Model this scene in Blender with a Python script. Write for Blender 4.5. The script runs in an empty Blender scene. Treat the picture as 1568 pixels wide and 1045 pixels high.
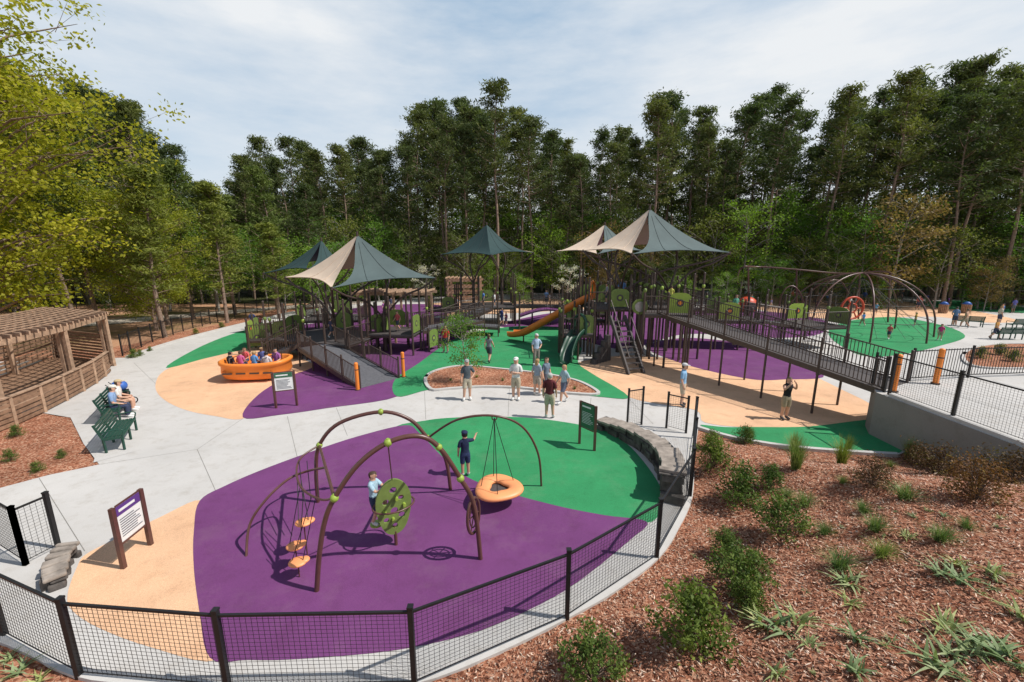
import bpy, bmesh, math, random, time
import numpy as np
from mathutils import Vector, Matrix
from mathutils.geometry import tessellate_polygon
T0=time.time()
random.seed(7); rng=np.random.default_rng(7)
R=random.uniform
scene=bpy.context.scene
# ---------- camera calibration (survey of the ground plane) ----------
F=640.;CX=784.;CY=522.5;H=6.;TH=math.atan(132.5/640)
cT,sT=math.cos(TH),math.sin(TH)
def ray(u,v):
    x=(u-CX)/F; y=-(v-CY)/F
    return Vector((x,cT+y*sT,-sT+y*cT))
def G(u,v,z=0.):
    d=ray(u,v); t=(z-H)/d.z
    return Vector((d.x*t,d.y*t,z))
def P(u,v,Y):
    d=ray(u,v); t=Y/d.y
    return Vector((d.x*t,Y,H+d.z*t))
# ---------- materials ----------
def newmat(name):
    m=bpy.data.materials.new(name); m.use_nodes=True
    nt=m.node_tree; b=nt.nodes['Principled BSDF']
    return m,nt,b
def ramp(nt,fac,stops):
    r=nt.nodes.new('ShaderNodeValToRGB'); e=r.color_ramp.elements
    e[0].position=stops[0][0]; e[0].color=(*stops[0][1],1)
    e[1].position=stops[-1][0]; e[1].color=(*stops[-1][1],1)
    for p,c in stops[1:-1]:
        k=e.new(p); k.color=(*c,1)
    nt.links.new(fac,r.inputs[0]); return r.outputs[0]
def noi(nt,vec,scale,detail=4,rough=.55):
    n=nt.nodes.new('ShaderNodeTexNoise'); n.inputs['Scale'].default_value=scale
    n.inputs['Detail'].default_value=detail; n.inputs['Roughness'].default_value=rough
    nt.links.new(vec,n.inputs['Vector']); return n.outputs['Fac']
def mixc(nt,fac,a,b,mode='MIX'):
    m=nt.nodes.new('ShaderNodeMix'); m.data_type='RGBA'; m.blend_type=mode
    if isinstance(fac,(int,float)): m.inputs[0].default_value=fac
    else: nt.links.new(fac,m.inputs[0])
    for i,c in ((6,a),(7,b)):
        if isinstance(c,tuple): m.inputs[i].default_value=(*c,1)
        else: nt.links.new(c,m.inputs[i])
    return m.outputs[2]
def sc(c,k): return tuple(min(1,x*k) for x in c)
def M(name,col,rough=.6,var=.15,scale=6,bump=0,bscale=60,metal=0,world=False,spec=.4):
    m,nt,b=newmat(name)
    if world: vec=nt.nodes.new('ShaderNodeNewGeometry').outputs['Position']
    else: vec=nt.nodes.new('ShaderNodeTexCoord').outputs['Object']
    f=noi(nt,vec,scale,5)
    c=ramp(nt,f,[(.3,sc(col,1-var)),(.7,sc(col,1+var))])
    nt.links.new(c,b.inputs['Base Color'])
    b.inputs['Roughness'].default_value=rough; b.inputs['Metallic'].default_value=metal
    b.inputs['Specular IOR Level'].default_value=spec
    if bump:
        n=noi(nt,vec,bscale,3); bp=nt.nodes.new('ShaderNodeBump'); bp.inputs['Strength'].default_value=bump
        bp.inputs['Distance'].default_value=.02
        nt.links.new(n,bp.inputs['Height']); nt.links.new(bp.outputs[0],b.inputs['Normal'])
    return m
def rubber(name,col):
    m,nt,b=newmat(name)
    vec=nt.nodes.new('ShaderNodeNewGeometry').outputs['Position']
    big=ramp(nt,noi(nt,vec,.5,5),[(.3,sc(col,.88)),(.7,sc(col,1.12))])
    fine=ramp(nt,noi(nt,vec,120,2),[(.35,(.68,.68,.68)),(.65,(1.3,1.3,1.3))])
    c=mixc(nt,.8,big,fine,'MULTIPLY')
    st=ramp(nt,noi(nt,vec,1.7,7,.7),[(.5,(1,1,1)),(.75,(.82,.79,.77))])
    c=mixc(nt,1.,c,st,'MULTIPLY')
    du=ramp(nt,noi(nt,vec,.8,9,.75),[(.5,(0,0,0)),(.78,(.16,.16,.16))])
    c=mixc(nt,du,c,(.35,.28,.24))
    nt.links.new(c,b.inputs['Base Color']); b.inputs['Roughness'].default_value=.85
    b.inputs['Specular IOR Level'].default_value=.25
    bp=nt.nodes.new('ShaderNodeBump'); bp.inputs['Strength'].default_value=.4; bp.inputs['Distance'].default_value=.01
    nt.links.new(noi(nt,vec,140,2),bp.inputs['Height']); nt.links.new(bp.outputs[0],b.inputs['Normal'])
    return m
mPurple=rubber('rubber_purple',(.15,.043,.148))
mGreen=rubber('rubber_green',(.032,.245,.092))
mTan=rubber('rubber_tan',(.70,.43,.26))
def concrete(name,col):
    m,nt,b=newmat(name)
    vec=nt.nodes.new('ShaderNodeNewGeometry').outputs['Position']
    big=ramp(nt,noi(nt,vec,.35,6,.6),[(.3,sc(col,.88)),(.7,sc(col,1.06))])
    fine=ramp(nt,noi(nt,vec,90,3),[(.3,(.88,.88,.88)),(.7,(1.08,1.08,1.08))])
    c=mixc(nt,1.,big,fine,'MULTIPLY')
    st=ramp(nt,noi(nt,vec,2.3,8,.75),[(.5,(1,1,1)),(.75,(.82,.79,.75))])
    c=mixc(nt,1.,c,st,'MULTIPLY')
    nt.links.new(c,b.inputs['Base Color']); b.inputs['Roughness'].default_value=.9
    b.inputs['Specular IOR Level'].default_value=.2
    return m
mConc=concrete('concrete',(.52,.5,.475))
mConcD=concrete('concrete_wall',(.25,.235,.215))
mJoint=M('joint',(.2,.19,.17),.95)
def mulchmat():
    m,nt,b=newmat('mulch')
    vec=nt.nodes.new('ShaderNodeNewGeometry').outputs['Position']
    v=nt.nodes.new('ShaderNodeTexVoronoi'); v.inputs['Scale'].default_value=24
    nt.links.new(vec,v.inputs['Vector'])
    sep=nt.nodes.new('ShaderNodeSeparateColor'); nt.links.new(v.outputs['Color'],sep.inputs[0])
    c=ramp(nt,sep.outputs[0],[(.0,(.17,.065,.036)),(.35,(.33,.135,.078)),(.7,(.46,.22,.135)),(1,(.58,.39,.27))])
    big=ramp(nt,noi(nt,vec,.9,6,.65),[(.3,(.66,.62,.6)),(.7,(1.2,1.12,1.08))])
    c=mixc(nt,1.,c,big,'MULTIPLY')
    nt.links.new(c,b.inputs['Base Color']); b.inputs['Roughness'].default_value=.95
    b.inputs['Specular IOR Level'].default_value=.1
    bp=nt.nodes.new('ShaderNodeBump'); bp.inputs['Strength'].default_value=.9; bp.inputs['Distance'].default_value=.05
    nt.links.new(noi(nt,vec,22,5,.7),bp.inputs['Height']); nt.links.new(bp.outputs[0],b.inputs['Normal'])
    return m
mMulch=mulchmat()
def groundmat(name,stops,scale):
    m,nt,b=newmat(name)
    vec=nt.nodes.new('ShaderNodeNewGeometry').outputs['Position']
    c=ramp(nt,noi(nt,vec,scale,9,.7),stops)
    c=mixc(nt,1.,c,ramp(nt,noi(nt,vec,6,4,.7),[(.3,(.7,.7,.7)),(.7,(1.2,1.2,1.2))]),'MULTIPLY')
    nt.links.new(c,b.inputs['Base Color']); b.inputs['Roughness'].default_value=.95
    b.inputs['Specular IOR Level'].default_value=.1
    return m
mGrass=groundmat('bare_soil_ground',[(.3,(.10,.13,.035)),(.42,(.22,.16,.07)),(.5,(.42,.235,.14)),(.75,(.5,.3,.19))],.1)
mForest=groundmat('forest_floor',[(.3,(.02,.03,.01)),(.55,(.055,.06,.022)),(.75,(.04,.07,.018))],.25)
mPath=groundmat('gravel_path_mat',[(.3,(.42,.35,.28)),(.7,(.55,.48,.4))],.5)
mChip=[M('chip_%d'%i,c,.9,.2) for i,c in enumerate([(.14,.052,.03),(.34,.145,.085),(.5,.27,.175),(.64,.49,.38)])]
mBrown=M('bronze_paint',(.06,.04,.032),.45,.15,spec=.5)
mArch=M('arch_paint',(.10,.042,.033),.35,.15,spec=.5)
mBlack=M('black_paint',(.012,.012,.013),.5,.2)
mLime=M('lime_plastic',(.26,.36,.055),.45,.1)
mOlive=M('olive_panel',(.15,.21,.05),.5,.15)
mOrange=M('orange_plastic',(.78,.23,.035),.4,.08,2)
mOrangeD=M('orange_slide',(.62,.17,.03),.4,.1,2)
mSaucer=M('saucer_plastic',(.82,.32,.13),.45,.06,2)
mRed=M('red_plastic',(.5,.06,.025),.45,.1)
mTeal=M('teal_fabric',(.075,.105,.105),.8,.1,1.5)
mTealD=M('teal_dark_fabric',(.018,.045,.045),.8,.1,1.5)
mSand=M('sand_fabric',(.60,.48,.37),.8,.07,1.5)
mSeam=M('seam',(.03,.045,.045),.8,.1)
mDeck=M('deck_coating',(.07,.06,.058),.7,.2,20)
mRamp=M('ramp_surface',(.10,.10,.11),.8,.2,10)
mGreenP=M('green_slide',(.012,.05,.03),.4,.1)
mWood=M('weathered_wood',(.36,.235,.155),.85,.35,5,bump=.3)
mWoodD=M('dark_wood',(.24,.14,.085),.85,.35,5)
mRock=M('rock',(.085,.075,.068),.95,.6,4,bump=1.,bscale=9)
mRockT=M('rock_cap',(.27,.23,.195),.95,.4,4,bump=.6,bscale=12)
mWhite=M('white_panel',(.7,.7,.68),.5,.05)
mSignP=M('sign_purple',(.10,.04,.2),.5,.05)
mSignG=M('sign_green',(.03,.12,.06),.5,.1)
mText=M('sign_text',(.1,.1,.12),.6,.1)
mBench=M('bench_green',(.015,.06,.042),.45,.1)
mGrey=M('galvanised',(.35,.35,.36),.4,.1,metal=.6)
mBlue=M('blue_plastic',(.04,.12,.4),.5,.1)
def bark(name,c): return M(name,c,.95,.4,9,bump=.8,bscale=14)
mBark=bark('pine_bark',(.22,.155,.115)); mBarkG=bark('grey_bark',(.26,.23,.2))
def leafmat(name,c1,c2,c3,sca=.45,trans=.3):
    m,nt,b=newmat(name)
    geo=nt.nodes.new('ShaderNodeTexCoord').outputs['Object']
    c=ramp(nt,noi(nt,geo,sca,3,.7),[(.32,c1),(.5,c2),(.68,c3)])
    oi=nt.nodes.new('ShaderNodeObjectInfo')
    v=ramp(nt,oi.outputs['Random'],[(0,(.72,.82,.78)),(.5,(1,1,1)),(1,(1.35,1.2,.9))])
    c=mixc(nt,1.,c,v,'MULTIPLY')
    nt.links.new(c,b.inputs['Base Color']); b.inputs['Roughness'].default_value=.6
    b.inputs['Specular IOR Level'].default_value=.2
    tr=nt.nodes.new('ShaderNodeBsdfTranslucent'); nt.links.new(mixc(nt,1.,c,(1.3,1.5,.7),'MULTIPLY'),tr.inputs[0])
    mx=nt.nodes.new('ShaderNodeMixShader'); mx.inputs[0].default_value=trans
    nt.links.new(b.outputs[0],mx.inputs[1]); nt.links.new(tr.outputs[0],mx.inputs[2])
    nt.links.new(mx.outputs[0],nt.nodes['Material Output'].inputs[0])
    return m
mPine=leafmat('pine_needles',(.042,.058,.022),(.085,.108,.038),(.145,.168,.055))
mPineY=leafmat('pine_needles_light',(.07,.10,.024),(.13,.165,.04),(.19,.22,.055))
mSpring=leafmat('spring_leaves',(.07,.14,.02),(.13,.23,.035),(.2,.32,.05),.5,.4)
mOliveL=leafmat('olive_leaves',(.055,.078,.02),(.10,.13,.035),(.165,.19,.05),.5,.35)
mYel=leafmat('yellow_leaves',(.14,.175,.02),(.245,.265,.03),(.36,.36,.045),.35,.45)
mRust=leafmat('rust_leaves',(.12,.085,.04),(.2,.15,.065),(.24,.2,.08),.5,.3)
mBush=leafmat('bush_leaves',(.05,.085,.018),(.1,.15,.03),(.18,.23,.05),2.5,.25)
mBushR=leafmat('red_shrub_leaves',(.07,.035,.022),(.13,.07,.035),(.15,.13,.05),2.5,.25)
mTuft=leafmat('grass_blades',(.09,.14,.035),(.17,.23,.07),(.3,.33,.14),3,.25)
mRos=leafmat('rosette_leaves',(.12,.17,.06),(.24,.3,.14),(.4,.43,.26),5,.2)
mBloss=leafmat('blossom',(.6,.6,.55),(.7,.7,.65),(.8,.8,.75),2,.3)
# ---------- mesh builder ----------
class MB:
    def __init__(s): s.v=[];s.f=[];s.m=[];s.sm=[];s.mats=[]
    def mi(s,mat):
        if mat not in s.mats: s.mats.append(mat)
        return s.mats.index(mat)
    def add(s,vs,fs,mat,smooth=False):
        o=len(s.v); s.v.extend([tuple(p) for p in vs]); k=s.mi(mat)
        for f in fs: s.f.append(tuple(i+o for i in f))
        s.m.extend([k]*len(fs)); s.sm.extend([smooth]*len(fs))
    def box(s,c,size,mat,rz=0.,mtx=None):
        hx,hy,hz=size[0]/2,size[1]/2,size[2]/2
        vs=[Vector((x*hx,y*hy,z*hz)) for z in(-1,1) for y in(-1,1) for x in(-1,1)]
        Rm=mtx if mtx is not None else Matrix.Rotation(rz,3,'Z')
        c=Vector(c); vs=[Rm@p+c for p in vs]
        s.add(vs,[(0,2,3,1),(4,5,7,6),(0,1,5,4),(2,6,7,3),(0,4,6,2),(1,3,7,5)],mat)
    def bar(s,p0,p1,w,h,mat):
        p0=Vector(p0);p1=Vector(p1); d=p1-p0; L=d.length
        if L<1e-5: return
        d/=L; up=Vector((0,0,1)) if abs(d.z)<.98 else Vector((0,1,0))
        x=d.cross(up).normalized(); y=x.cross(d).normalized()
        vs=[]
        for p in(p0,p1):
            for a,b in((-1,-1),(1,-1),(1,1),(-1,1)): vs.append(p+x*a*w/2+y*b*h/2)
        s.add(vs,[(0,1,2,3),(7,6,5,4),(0,4,5,1),(1,5,6,2),(2,6,7,3),(3,7,4,0)],mat)
    def tube(s,pts,r,mat,n=8,caps=True):
        pts=[Vector(p) for p in pts]; N=len(pts)
        rs=r if isinstance(r,(list,tuple)) else [r]*N
        vs=[];fs=[]; px=None
        for i,p in enumerate(pts):
            d=(pts[min(i+1,N-1)]-pts[max(i-1,0)])
            d=d.normalized() if d.length>1e-9 else Vector((0,0,1))
            if px is None:
                a=Vector((0,0,1)) if abs(d.z)<.9 else Vector((1,0,0))
                px=d.cross(a).normalized()
            px=(px-d*px.dot(d)); px=px.normalized() if px.length>1e-6 else d.orthogonal().normalized()
            py=d.cross(px)
            for k in range(n):
                a=2*math.pi*k/n; vs.append(p+(px*math.cos(a)+py*math.sin(a))*rs[i])
        for i in range(N-1):
            for k in range(n):
                k2=(k+1)%n; fs.append((i*n+k,i*n+k2,(i+1)*n+k2,(i+1)*n+k))
        s.add(vs,fs,mat,True)
        if caps: s.add(vs[:n],[tuple(range(n))[::-1]],mat); s.add(vs[-n:],[tuple(range(n))],mat)
    def cyl(s,p0,p1,r,mat,n=10,r1=None): s.tube([p0,p1],[r,r if r1 is None else r1],mat,n)
    def sphere(s,c,r,mat,seg=12,rings=8,mtx=None):
        if not isinstance(r,(tuple,list)): r=(r,r,r)
        c=Vector(c); vs=[];fs=[]
        for i in range(rings+1):
            ph=math.pi*i/rings
            for j in range(seg):
                th=2*math.pi*j/seg
                q=Vector((r[0]*math.sin(ph)*math.cos(th),r[1]*math.sin(ph)*math.sin(th),r[2]*math.cos(ph)))
                if mtx is not None: q=mtx@q
                vs.append(c+q)
        for i in range(rings):
            for j in range(seg):
                j2=(j+1)%seg; fs.append((i*seg+j,(i+1)*seg+j,(i+1)*seg+j2,i*seg+j2))
        s.add(vs,fs,mat,True)
    def poly(s,pts,mat):
        pts=[Vector(p) for p in pts]
        tri=tessellate_polygon([pts]); out=[]
        for t in tri:
            a,b,c=[pts[i] for i in t]
            if (b-a).cross(c-a).z<0: t=(t[0],t[2],t[1])
            out.append(tuple(t))
        s.add(pts,out,mat)
    def ring(s,c,ax1,ax2,R1,R2,r,mat,n=28,k=8):
        c=Vector(c);ax1=Vector(ax1);ax2=Vector(ax2)
        pts=[c+ax1*R1*math.cos(2*math.pi*i/n)+ax2*R2*math.sin(2*math.pi*i/n) for i in range(n+1)]
        s.tube(pts,r,mat,k,False)
    def build(s,name,col=None,loc=None):
        me=bpy.data.meshes.new(name)
        me.from_pydata(s.v,[],s.f)
        for m in s.mats: me.materials.append(m)
        me.polygons.foreach_set('material_index',s.m)
        me.polygons.foreach_set('use_smooth',s.sm)
        me.update()
        ob=bpy.data.objects.new(name,me)
        (col or scene.collection).objects.link(ob)
        if loc is not None: ob.location=loc
        return ob
def cr(pts,k=6,closed=False):
    pts=[Vector(p) for p in pts]; n=len(pts); out=[]
    rngi=range(n) if closed else range(n-1)
    for i in rngi:
        if closed: a,b,c,d=pts[i-1],pts[i],pts[(i+1)%n],pts[(i+2)%n]
        else: a,b,c,d=pts[max(i-1,0)],pts[i],pts[i+1],pts[min(i+2,n-1)]
        for j in range(k):
            t=j/k
            out.append(.5*((2*b)+(c-a)*t+(2*a-5*b+4*c-d)*t*t+(3*b-a-3*c+d)*t**3))
    if not closed: out.append(pts[-1])
    return out
# ---------- outline of paved area ----------
OL=[G(*p) for p in [(-250,860),(0,748),(75,728),(152,712),(128,680),(108,640),(60,632),(-300,640)]]
OL+=[Vector((-30,23,0)),G(195,548),G(260,526),G(330,507),(G(395,491)),G(450,478),G(520,467),G(620,457),G(760,451),G(950,447),G(1150,446),G(1300,450),G(1450,458),G(1568,468),G(1800,480),G(1800,560),Vector((26,14,0)),Vector((13,12.5,0))]
OL+=[G(*p) for p in [(1375,699),(1290,694),(1200,686),(1120,672),(1066,655)]]
frontline=[G(*p) for p in [(1066,655),(1060,700),(1056,760),(1035,808),(1005,853),(940,903),(868,944),(760,997),(635,1044),(500,1056),(350,1052),(230,1045),(122,1032),(20,985),(-150,930)]]
frontline=cr(frontline,4)
OL+=frontline[1:]
OLa=np.array([(p.x,p.y) for p in OL])
def inside(x,y):
    x=np.asarray(x,float);y=np.asarray(y,float); r=np.zeros(x.shape,bool); n=len(OLa)
    for i in range(n):
        x1,y1=OLa[i];x2,y2=OLa[(i+1)%n]
        c=((y1>y)!=(y2>y))&(x<(x2-x1)*(y-y1)/((y2-y1) if abs(y2-y1)>1e-9 else 1e-9)+x1); r^=c
    return r
def dist(x,y):
    x=np.asarray(x,float);y=np.asarray(y,float); d=np.full(x.shape,1e9); n=len(OLa)
    for i in range(n):
        a=OLa[i];b=OLa[(i+1)%n];e=b-a; L=max(e@e,1e-9)
        t=np.clip(((x-a[0])*e[0]+(y-a[1])*e[1])/L,0,1)
        d=np.minimum(d,np.hypot(x-a[0]-t*e[0],y-a[1]-t*e[1]))
    return d
def ss(a,b,x): t=np.clip((x-a)/(b-a),0,1); return t*t*(3-2*t)
def hill(x,y):
    r=np.maximum(y,np.abs(x)*.85)
    return ss(74,125,r)*13*ss(-40,20,y)
def hgt(x,y):
    x=np.asarray(x,float);y=np.asarray(y,float)
    ins=inside(x,y); d=dist(x,y)
    w=ss(-1,3,x)*(1-ss(13,16,y))
    h=1.55*ss(.1,5.5,d)*w
    h=h+.45*np.exp(-((x-5.6)**2+(y-11.2)**2)/1.6)*ss(.1,.8,d)
    h=h+ss(.2,1.5,d)*(.06*np.sin(x*1.9+y*1.3)*np.sin(y*2.3-x*.7)+.025*np.sin(x*6.1)*np.sin(y*5.3))
    h=h+hill(x,y)
    return np.where(ins,-.03,h)
def GT(u,v):
    z=0.
    for _ in range(25):
        p=G(u,v,z); z=.5*z+.5*max(0,float(hgt(p.x,p.y)))
    return G(u,v,z)
# ---------- ground ----------
xs=np.unique(np.concatenate([np.linspace(-1500,-150,8),np.arange(-150,-80,8),np.arange(-80,-7,1.5),np.arange(-7,18,.2),np.arange(18,90,1.5),np.arange(90,160,8),np.linspace(160,1500,8)]).round(3))
ys=np.unique(np.concatenate([np.linspace(-300,-2,8),np.arange(-2,16,.2),np.arange(16,60,1.),np.arange(60,150,5),np.linspace(150,2500,10)]).round(3))
X,Y=np.meshgrid(xs,ys); Z=hgt(X,Y)
nx,ny=len(xs),len(ys)
vv=np.stack([X.ravel(),Y.ravel(),Z.ravel()],1)
ii=(np.arange(ny-1)[:,None]*nx+np.arange(nx-1)[None,:]).ravel()
ff=np.stack([ii,ii+1,ii+nx+1,ii+nx],1)
cxy=vv[ff].mean(1); dd=dist(cxy[:,0],cxy[:,1])
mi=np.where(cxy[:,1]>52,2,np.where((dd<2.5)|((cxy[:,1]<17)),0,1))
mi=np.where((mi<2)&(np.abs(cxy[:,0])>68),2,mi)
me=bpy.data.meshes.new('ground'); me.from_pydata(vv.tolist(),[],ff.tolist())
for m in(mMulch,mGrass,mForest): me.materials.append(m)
me.polygons.foreach_set('material_index',mi.astype(np.int32)); me.polygons.foreach_set('use_smooth',[True]*len(ff))
gob=bpy.data.objects.new('ground',me); scene.collection.objects.link(gob)
def sheet(name,pts,mat,z,smooth=True,k=5):
    w=[G(*p) if len(p)==2 else Vector(p) for p in pts]
    if smooth: w=cr(w,k,True)
    mb=MB(); mb.poly([(p.x,p.y,z) for p in w],mat); return mb.build(name)
mb=MB(); mb.poly([(p.x,p.y,.01) for p in OL],mConc); mb.build('concrete_path')
sheet('gravel_path',[(-45,33,0),(-36,40,0),(-28,48,0),(-20,54,0),(-19,51.5,0),(-27,45,0),(-34,37,0),(-42,30,0)],mPath,.05)
sheet('purple_play_surface',[(306,768),(345,745),(400,721),(470,695),(545,670),(620,652),(642,664),(672,695),(706,726),(760,750),(850,775),(925,790),(990,800),(965,828),(880,896),(800,940),(720,972),(600,998),(450,1011),(380,1012),(322,1009),(306,940),(297,870),(297,815)],mPurple,.018)
sheet('tan_play_surface',[(104,910),(118,870),(132,850),(180,825),(245,793),(306,767),(300,815),(300,870),(310,940),(330,1012),(230,992),(150,962),(110,935)],mTan,.014)
sheet('green_play_surface',[(605,658),(650,645),(700,640),(780,639),(850,645),(925,660),(965,685),(1005,735),(1012,765),(998,800),(925,796),(840,780),(740,750),(670,710)],mGreen,.014)
sheet('tan_play_surface',[(238,592),(247,572),(275,558),(330,546),(385,532),(430,535),(460,548),(490,570),(430,600),(378,640),(330,638),(280,627),(248,610)],mTan,.014)
sheet('green_play_surface',[(254,564),(300,535),(350,514),(400,500),(440,500),(430,520),(385,533),(320,548)],mGreen,.018)
sheet('purple_play_surface',[(372,640),(396,605),(440,578),(480,560),(450,535),(420,520),(450,500),(560,490),(700,488),(720,505),(690,525),(640,560),(607,580),(608,608),(500,626),(430,636)],mPurple,.022)
sheet('green_play_surface',[(608,608),(605,582),(640,558),(690,523),(735,508),(800,500),(870,505),(890,530),(885,555),(905,572),(962,608),(912,608),(780,594),(700,594),(655,598)],mGreen,.026)
sheet('tan_play_surface',[(885,556),(960,545),(1040,552),(1140,575),(1230,574),(1290,598),(1345,628),(1345,655),(1240,655),(1160,656),(1080,648),(1062,628),(962,609),(905,574)],mTan,.018)
sheet('purple_play_surface',[(990,530),(1060,518),(1180,535),(1262,574),(1200,582),(1140,580),(1040,556)],mPurple,.022)
sheet('green_play_surface',[(1072,652),(1110,655),(1160,655),(1240,654),(1345,643),(1380,660),(1378,694),(1290,689),(1200,681),(1120,668)],mGreen,.022)
sheet('purple_play_surface',[(765,500),(830,482),(900,476),(1000,476),(1130,476),(1200,480),(1265,492),(1255,512),(1180,518),(1050,512),(960,535),(890,520),(860,505)],mPurple,.018)
sheet('green_play_surface',[(1268,510),(1300,492),(1370,486),(1440,498),(1478,515),(1440,530),(1370,545),(1310,542)],mGreen,.022)
sheet('tan_play_surface',[(1100,456),(1180,448),(1270,451),(1340,458),(1420,466),(1500,478),(1560,492),(1500,494),(1440,486),(1380,486),(1300,490),(1240,486),(1160,474)],mTan,.014)
sheet('tan_play_surface',[(640,470),(700,462),(860,458),(920,470),(860,476),(740,482),(670,484)],mTan,.014)
sheet('purple_play_surface',[(500,484),(560,470),(650,466),(700,474),(650,488),(560,492)],mPurple,.018)
sheet('green_play_surface',[(1400,464),(1480,461),(1560,470),(1600,480),(1500,477),(1440,472)],mGreen,.018)
mb=MB()
def joint(a,b,w=.014):
    a=G(*a);b=G(*b);d=(b-a).normalized();n=Vector((-d.y,d.x,0))*w/2
    mb.poly([(p.x,p.y,.0125) for p in(a-n,b-n,b+n,a+n)],mJoint)
for a,b in [((152,712),(302,689)),((302,689),(330,752)),((302,689),(373,641)),((205,556),(240,590)),((150,640),(245,610)),((515,625),(532,668)),((650,600),(652,643)),((780,596),(778,638)),((905,610),(900,652)),((60,733),(130,845)),((190,572),(250,566)),((960,608),(1000,650)),((440,638),(455,700))]: joint(a,b)
mb.build('pavement_joints')
def kerb(name,pts,w,h,mat,z0=0):
    mb=MB(); N=len(pts); vs=[];fs=[]
    for i,p in enumerate(pts):
        d=(pts[min(i+1,N-1)]-pts[max(i-1,0)]);d.z=0;d.normalize();n=Vector((-d.y,d.x,0))*w/2
        for q,z in((p-n,z0-.1),(p-n,z0+h),(p+n,z0+h),(p+n,z0-.1)): vs.append((q.x,q.y,z))
    for i in range(N-1):
        for k in range(4):
            k2=(k+1)%4; fs.append((i*4+k,(i+1)*4+k,(i+1)*4+k2,i*4+k2))
    fs+= [(0,1,2,3),(N*4-1,N*4-2,N*4-3,N*4-4)]
    mb.add(vs,fs,mat); return mb.build(name)
kerb('kerb',[p.copy() for p in frontline],.14,.045,mConc)
kerb('kerb',cr([G(*p) for p in [(1375,699),(1290,694),(1200,686),(1120,672),(1066,656)]],4),.15,.10,mConc)
kerb('kerb',cr([G(*p) for p in [(195,548),(260,526),(330,507),(395,491),(450,478)]],4),.2,.1,mConc)
isl=cr([G(*p) for p in [(652,580),(672,568),(710,562),(760,566),(830,574),(880,584),(910,598),(912,606),(860,603),(800,596),(740,594),(690,597),(660,598)]],4,True)
mb=MB(); mb.poly([(p.x,p.y,.06) for p in isl],mMulch); mb.build('mulch_bed')
kerb('kerb',isl+[isl[0],isl[1]],.16,.10,mConc)
isl2=cr([G(*p) for p in [(1475,545),(1500,532),(1560,528),(1640,535),(1660,560),(1560,566),(1490,562)]],4,True)
mb=MB(); mb.poly([(p.x,p.y,.06) for p in isl2],mMulch); mb.build('mulch_bed')
kerb('kerb',isl2+[isl2[0],isl2[1]],.16,.10,mConc)
# mulch chips
N=95000
cx=rng.uniform(-2,13,N*2); cy=rng.uniform(1.5,12.5,N*2)
ok=(~inside(cx,cy))&(dist(cx,cy)>.1)&(rng.random(2*N)<np.clip(1.7-.11*cy,.2,1)); cx=cx[ok][:N];cy=cy[ok][:N]
cx2=rng.uniform(-14,-2,9000);cy2=rng.uniform(1.5,12,9000);ok=(~inside(cx2,cy2))&(dist(cx2,cy2)>.1); cx=np.r_[cx,cx2[ok]];cy=np.r_[cy,cy2[ok]]
n=len(cx); cz=hgt(cx,cy)+rng.uniform(.004,.035,n)
def quads(c,L,W,tilt=1.,nd=None):
    n=len(c)
    a=rng.uniform(0,2*np.pi,n); e=rng.uniform(-1,1,n)*tilt
    d=np.stack([np.cos(a)*np.cos(e),np.sin(a)*np.cos(e),np.sin(e)],1)
    r=rng.normal(size=(n,3)); 
    if tilt<1: r=np.stack([-np.sin(a),np.cos(a),rng.normal(size=n)*tilt],1)
    s=np.cross(d,r) if tilt>=1 else r
    s/=np.linalg.norm(s,axis=1,keepdims=True)+1e-9
    L=np.broadcast_to(np.asarray(L),(n,))[:,None]/2; W=np.broadcast_to(np.asarray(W),(n,))[:,None]/2
    v=np.stack([c-d*L-s*W*.6,c+d*L*.3-s*W,c+d*L+s*W*.2,c-d*L*.2+s*W],1).reshape(-1,3)
    f=np.arange(4*n).reshape(-1,4)
    return v,f
v,f=quads(np.stack([cx,cy,cz],1),rng.uniform(.03,.10,n)*rng.uniform(.6,1.3,n),rng.uniform(.008,.024,n),.4)
me=bpy.data.meshes.new('mulch_chips'); me.from_pydata(v.tolist(),[],f.tolist())
for m in mChip: me.materials.append(m)
me.polygons.foreach_set('material_index',rng.choice(4,n,p=[.25,.35,.27,.13]).astype(np.int32))
scene.collection.objects.link(bpy.data.objects.new('mulch_chips',me))
# ---------- fences ----------
def mesh_fence(name,pts,h=1.25,dv=.075,dh=.062,w=.0034,post=.035,skip=()):
    mb=MB()
    for i,p in enumerate(pts):
        mb.box((p.x,p.y,p.z+h/2+.02),(post*2,post*2,h+.1),mBlack)
        mb.box((p.x,p.y,p.z+h+.085),(post*2.3,post*2.3,.03),mBlack)
    for i in range(len(pts)-1):
        if i in skip: continue
        a,b=pts[i],pts[i+1]; L=(b-a).length
        up=Vector((0,0,1))
        mb.bar(a+up*h,b+up*h,.035,.035,mBlack); mb.bar(a+up*.1,b+up*.1,.012,.012,mBlack)
        k=int(L/dv)
        for j in range(1,k):
            q=a.lerp(b,j/k); mb.bar(q+up*.08,q+up*h,w*1.3,w*1.3,mBlack)
        k=int((h-.1)/dh)
        for j in range(1,k):
            z=.1+(h-.1)*j/k; mb.bar(a+up*z,b+up*z,w,w,mBlack)
    return mb.build(name)
fp=[(1062,672),(1060,712),(1056,762),(1005,856),(868,949),(635,1052),(350,1058),(122,1037),(8,975),(-150,925)]
fpts=[G(*p) for p in fp]
for p in fpts[:2]: p.z=.12
mesh_fence('mesh_fence',fpts)
mesh_fence('mesh_fence',[G(960,655),G(982,651)],1.35,post=.03)
mesh_fence('mesh_fence',[G(1020,656),G(1050,664)],1.25,post=.03)
mesh_fence('gate_panel',[G(40,866),G(90,840)],1.2)
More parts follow.
